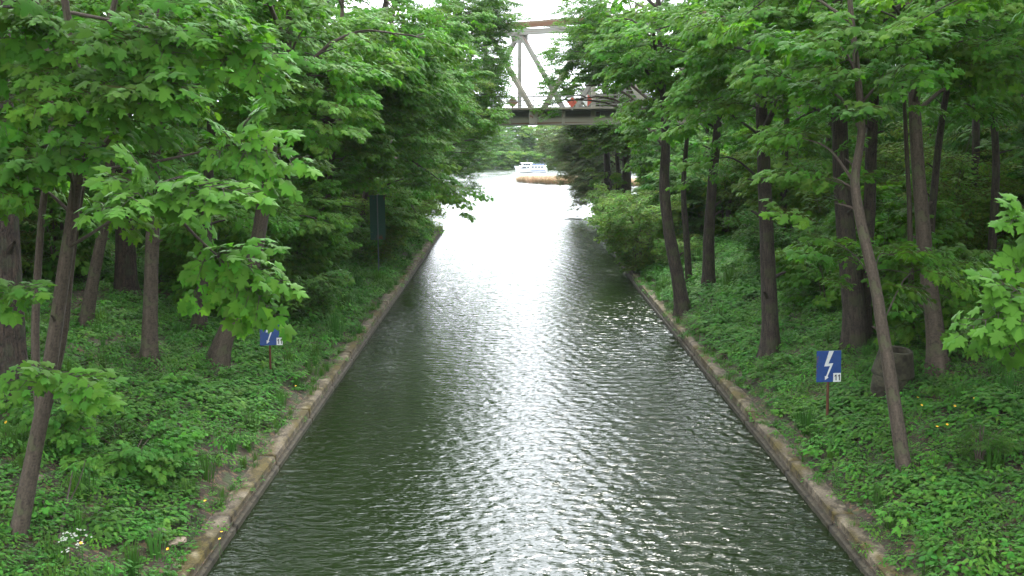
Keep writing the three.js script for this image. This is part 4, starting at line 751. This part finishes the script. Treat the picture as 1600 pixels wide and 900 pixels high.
// ------------------------------------------------------------------ lake: far shore, reeds, boat
{
  const pos = [], uv = [], idx = [], nx = 90, nz = 20;
  for (let j = 0; j <= nz; j++) for (let i = 0; i <= nx; i++) { const x = lerp(-420, 420, i / nx), z = -192 - 260 * j / nz + 6 * n3(x * 0.03, 1, 5); pos.push(x, j ? 0.3 + 3.5 * smooth(0.02, 0.4, j / nz) + 1.2 * n3(x * 0.02, z * 0.02, 3) * smooth(0, .3, j / nz) : -0.5, z); uv.push(x, z); if (i && j) { const q = j * (nx + 1) + i; idx.push(q, q - 1, q - nx - 1, q - 1, q - nx - 2, q - nx - 1); } }
  struct('terrain_far_shore', geoFrom(pos, idx.reverse(), uv), M.soil);
  const r = rng(31337), o = new THREE.Group(); o.name = 'far_shore_wood'; o.userData = { kind: 'stuff', label: 'hazy green wood along the far shore of the lake', category: 'wood' }; scene.add(o);
  const lists = [[], [], []];
  for (let k = 0; k < 900; k++) {
    const x = rr(-330, 330, r), z = -192.6 - Math.pow(r(), 1.6) * 40, back = Math.max(0, -z - 194) / 40, h = rr(6.6, 8.6, r) + 1.6 * n3(x * 0.05, 3, 1) + back * 1.6, w = rr(1.8, 3.2, r), near = Math.abs(x) < 40; const kind = Math.floor(r() * 3);
    for (let q = 0; q < (near ? 110 : 30); q++) { const a = r() * 6.28, e = Math.pow(r(), 0.7), y = back * 2.5 + e * h, rad = w * Math.sqrt(Math.max(0.05, 1 - Math.pow(Math.abs(e - 0.4) / 0.62, 2))) * rr(0.6, 1, r); lists[kind].push(sprayMatrix(V(x + Math.cos(a) * rad, y, z + Math.sin(a) * rad), V(Math.cos(a), 0.1, Math.sin(a)), near ? rr(1.2, 2, r) : rr(2.4, 3.6, r), r, 0.5)); }
  }
  for (let k = 0; k < 4200; k++) { const x = rr(-45, 45, r), a = r() * 6.28; lists[k % 3].push(sprayMatrix(V(x, rr(0, 3.4, r), -191 - rr(0, 3, r)), V(Math.cos(a), 0, Math.sin(a)), rr(1, 1.8, r), r, 0.5)); }
  lists.forEach((l, i) => instanced('foliage', SPRAY[['alder', 'maple', 'round'][i]][0], [M.alder, M.limeLeaf, M.mapleFar][i], l, r, o, 0.25));
  // reeds
  const reed = new THREE.Group(); reed.name = 'reed_bed'; reed.userData = { kind: 'stuff', label: 'tan reed bed standing in the lake below the boat', category: 'reeds' }; scene.add(reed);
  const rg = tuftGeo(61, 20, 1.5, 0.4), list = [], rm = new THREE.MeshStandardMaterial({ color: new THREE.Color().setRGB(0.32, 0.25, 0.15), roughness: 0.9, side: THREE.DoubleSide, vertexColors: true });
  for (let k = 0; k < 1700; k++) { const x = rr(1.3, 17, r), z = -139 - rr(0, 9, r) + (x - 1.3) * 0.55; if (x < 2.5 && z > -139.5 - r() * 3) continue; const s = rr(0.5, 1, r) * (0.72 + 0.28 * n3(x * 1.1, z * 0.8, 3)); list.push(new THREE.Matrix4().makeRotationY(r() * 6).scale(V(2, s, 2)).setPosition(x, -0.1, z)); }
  instanced('reeds', rg, rm, list, r, reed, 0.25);
  // boat
  const D = 176, k = D / FOCAL, b = thing('passenger_boat', 'small white cabin boat with an open upper deck on the lake', 'boat', V(at(830, 268, D).x, 0.02, -D)); b.rotation.y = 0.06;
  const white = new THREE.MeshStandardMaterial({ color: new THREE.Color().setRGB(0.78, 0.8, 0.82), roughness: 0.4 }), glass = new THREE.MeshStandardMaterial({ color: 0x182432, roughness: 0.1 }), stripe = new THREE.MeshStandardMaterial({ color: new THREE.Color().setRGB(0.12, 0.2, 0.5), roughness: 0.5 }), steel = new THREE.MeshStandardMaterial({ color: 0x6b6f78, roughness: 0.4, metalness: 0.5 });
  const L = 48 * k, h = (y) => (268 - y) * k, hp = [], hi = [], N = 24;             // hull, bow to the left
  for (let i = 0; i <= N; i++) { const t = i / N, x = (t - 0.5) * L, bw = 0.95 * Math.pow(Math.sin(Math.PI * clamp(0.02 + t * 0.62, 0, 1) * 0.8), 0.6), sh = h(261.5) + 0.35 * Math.pow(1 - t, 3), rake = -0.25 * (1 - t) ; hp.push(x + rake, sh, bw, x, 0.1, bw * 0.9, x + 0.25 * (1 - t), -0.25, bw * 0.5, x + 0.25 * (1 - t), -0.25, -bw * 0.5, x, 0.1, -bw * 0.9, x + rake, sh, -bw); if (i) for (let j = 0; j < 6; j++) { const q = i * 6 + j, s = i * 6 + (j + 1) % 6; hi.push(q, s, q - 6, s, s - 6, q - 6); } }
  for (const i of [0, N]) for (let j = 1; j < 5; j++) i ? hi.push(i * 6, i * 6 + j + 1, i * 6 + j) : hi.push(0, j, j + 1);
  part('hull', geoFrom(hp, hi), Object.assign(white.clone(), { side: THREE.DoubleSide }), b);
  part('hull_stripe', new THREE.BoxGeometry(L * 0.5, 0.16, 0.02).translate(L * 0.2, h(264.3), 0.99), stripe, b);
  const box = (name, x0, x1, y0, y1, w, mat, z = 0) => part(name, new THREE.BoxGeometry((x1 - x0) * L, h(y1) - h(y0), w).translate(((x0 + x1) / 2 - 0.5) * L, (h(y0) + h(y1)) / 2, z), mat, b);
  box('cabin', 0.12, 0.96, 262, 258.2, 1.6, white);
  box('wheelhouse', 0.2, 0.52, 258.2, 254.6, 1.4, white);
  box('wheelhouse_roof', 0.16, 0.55, 254.55, 253.9, 1.6, white);
  for (const [x0, x1] of [[0.24, 0.3], [0.31, 0.38], [0.39, 0.46]]) box('window', x0, x1, 257.6, 255.3, 0.04, glass, 0.7);
  for (const [x0, x1] of [[0.2, 0.33], [0.36, 0.42], [0.5, 0.58], [0.6, 0.68], [0.7, 0.78], [0.8, 0.88]]) box('window', x0, x1, 261.3, 259.2, 0.04, glass, 0.8);
  box('upper_deck', 0.5, 0.99, 258.15, 257.5, 1.7, white);
  for (let q = 0; q < 8; q++) part('rail_post', new THREE.CylinderGeometry(0.02, 0.02, 0.4, 6).translate((0.55 + q * 0.06 - 0.5) * L, h(257.5) + 0.2, 0.8), steel, b);
  for (const y of [0.22, 0.4]) part('handrail', new THREE.CylinderGeometry(0.018, 0.018, L * 0.44, 6).rotateZ(Math.PI / 2).translate(0.26 * L, h(257.5) + y, 0.8), steel, b);
  for (let q = 0; q < 4; q++) box('seat', 0.57 + q * 0.1, 0.62 + q * 0.1, 257.5, 255.6, 0.9, stripe, 0);
  part('mast', new THREE.CylinderGeometry(0.02, 0.03, 0.9, 6).translate(-0.12 * L, h(253.9) + 0.3, 0), steel, b);
  part('bow_rail', tube([V(-0.5 * L - 0.2, h(261) + 0.4, 0.3), V(-0.42 * L, h(258) + 0.1, 0.55), V(-0.34 * L, h(258.2), 0.75)], [0.02, 0.02], 5), steel, b);
}

// ------------------------------------------------------------------ what singles out the trees and shrubs of the wood
{
  const anchors = { left: [[20, 'the thick left-edge pine'], [110, 'the forked maple'], [195, 'the dark scaly pine'], [238, 'the straight grey trunk'], [370, 'the leaning grey trunk'], [470, 'the slender brown trunk'], [560, 'the two dark trunks by the board'], [640, 'the back-facing board']], right: [[965, 'the canal-end trunks'], [1042, 'the leaning canal-side trunk'], [1110, 'the dark forking trunk'], [1195, 'the tall straight trunk'], [1325, 'the stout trunk'], [1440, 'the smooth brown trunk'], [1520, 'the dim upright trunk'], [1580, 'the right-edge sprays']] };
  const count = {}, words = ['nearest', 'second', 'third', 'fourth', 'fifth', 'sixth', 'seventh', 'eighth', 'ninth', 'tenth', 'eleventh', 'twelfth'];
  const list = scene.children.filter((o) => o.userData.filler).sort((a, b) => b.position.z - a.position.z);
  for (const o of list) {
    const { x, z } = o.position, S = x < 0 ? 'left' : 'right', f = o.userData.filler, sort = f.endsWith('shrub') ? 'shrub' : 'tree'; delete o.userData.filler;
    const px = 800 + x / -z * FOCAL, out = z > -8 || px < -60 || px > 1660;
    if (out) { tag(o, `${f} standing beyond the ${S} edge of the picture`, sort, `${f}s beyond the ${S} edge`); continue; }
    const a = anchors[S].reduce((m, c) => Math.abs(c[0] - px) < Math.abs(m[0] - px) ? c : m)[1], key = f + a, n = count[key] = (count[key] ?? -1) + 1;
    tag(o, `${f}, ${words[n] ?? 'last'} of its kind behind ${a}`, sort, `${sort}s in the ${S} bank wood`);
  }
}
renderer.render(scene, camera);
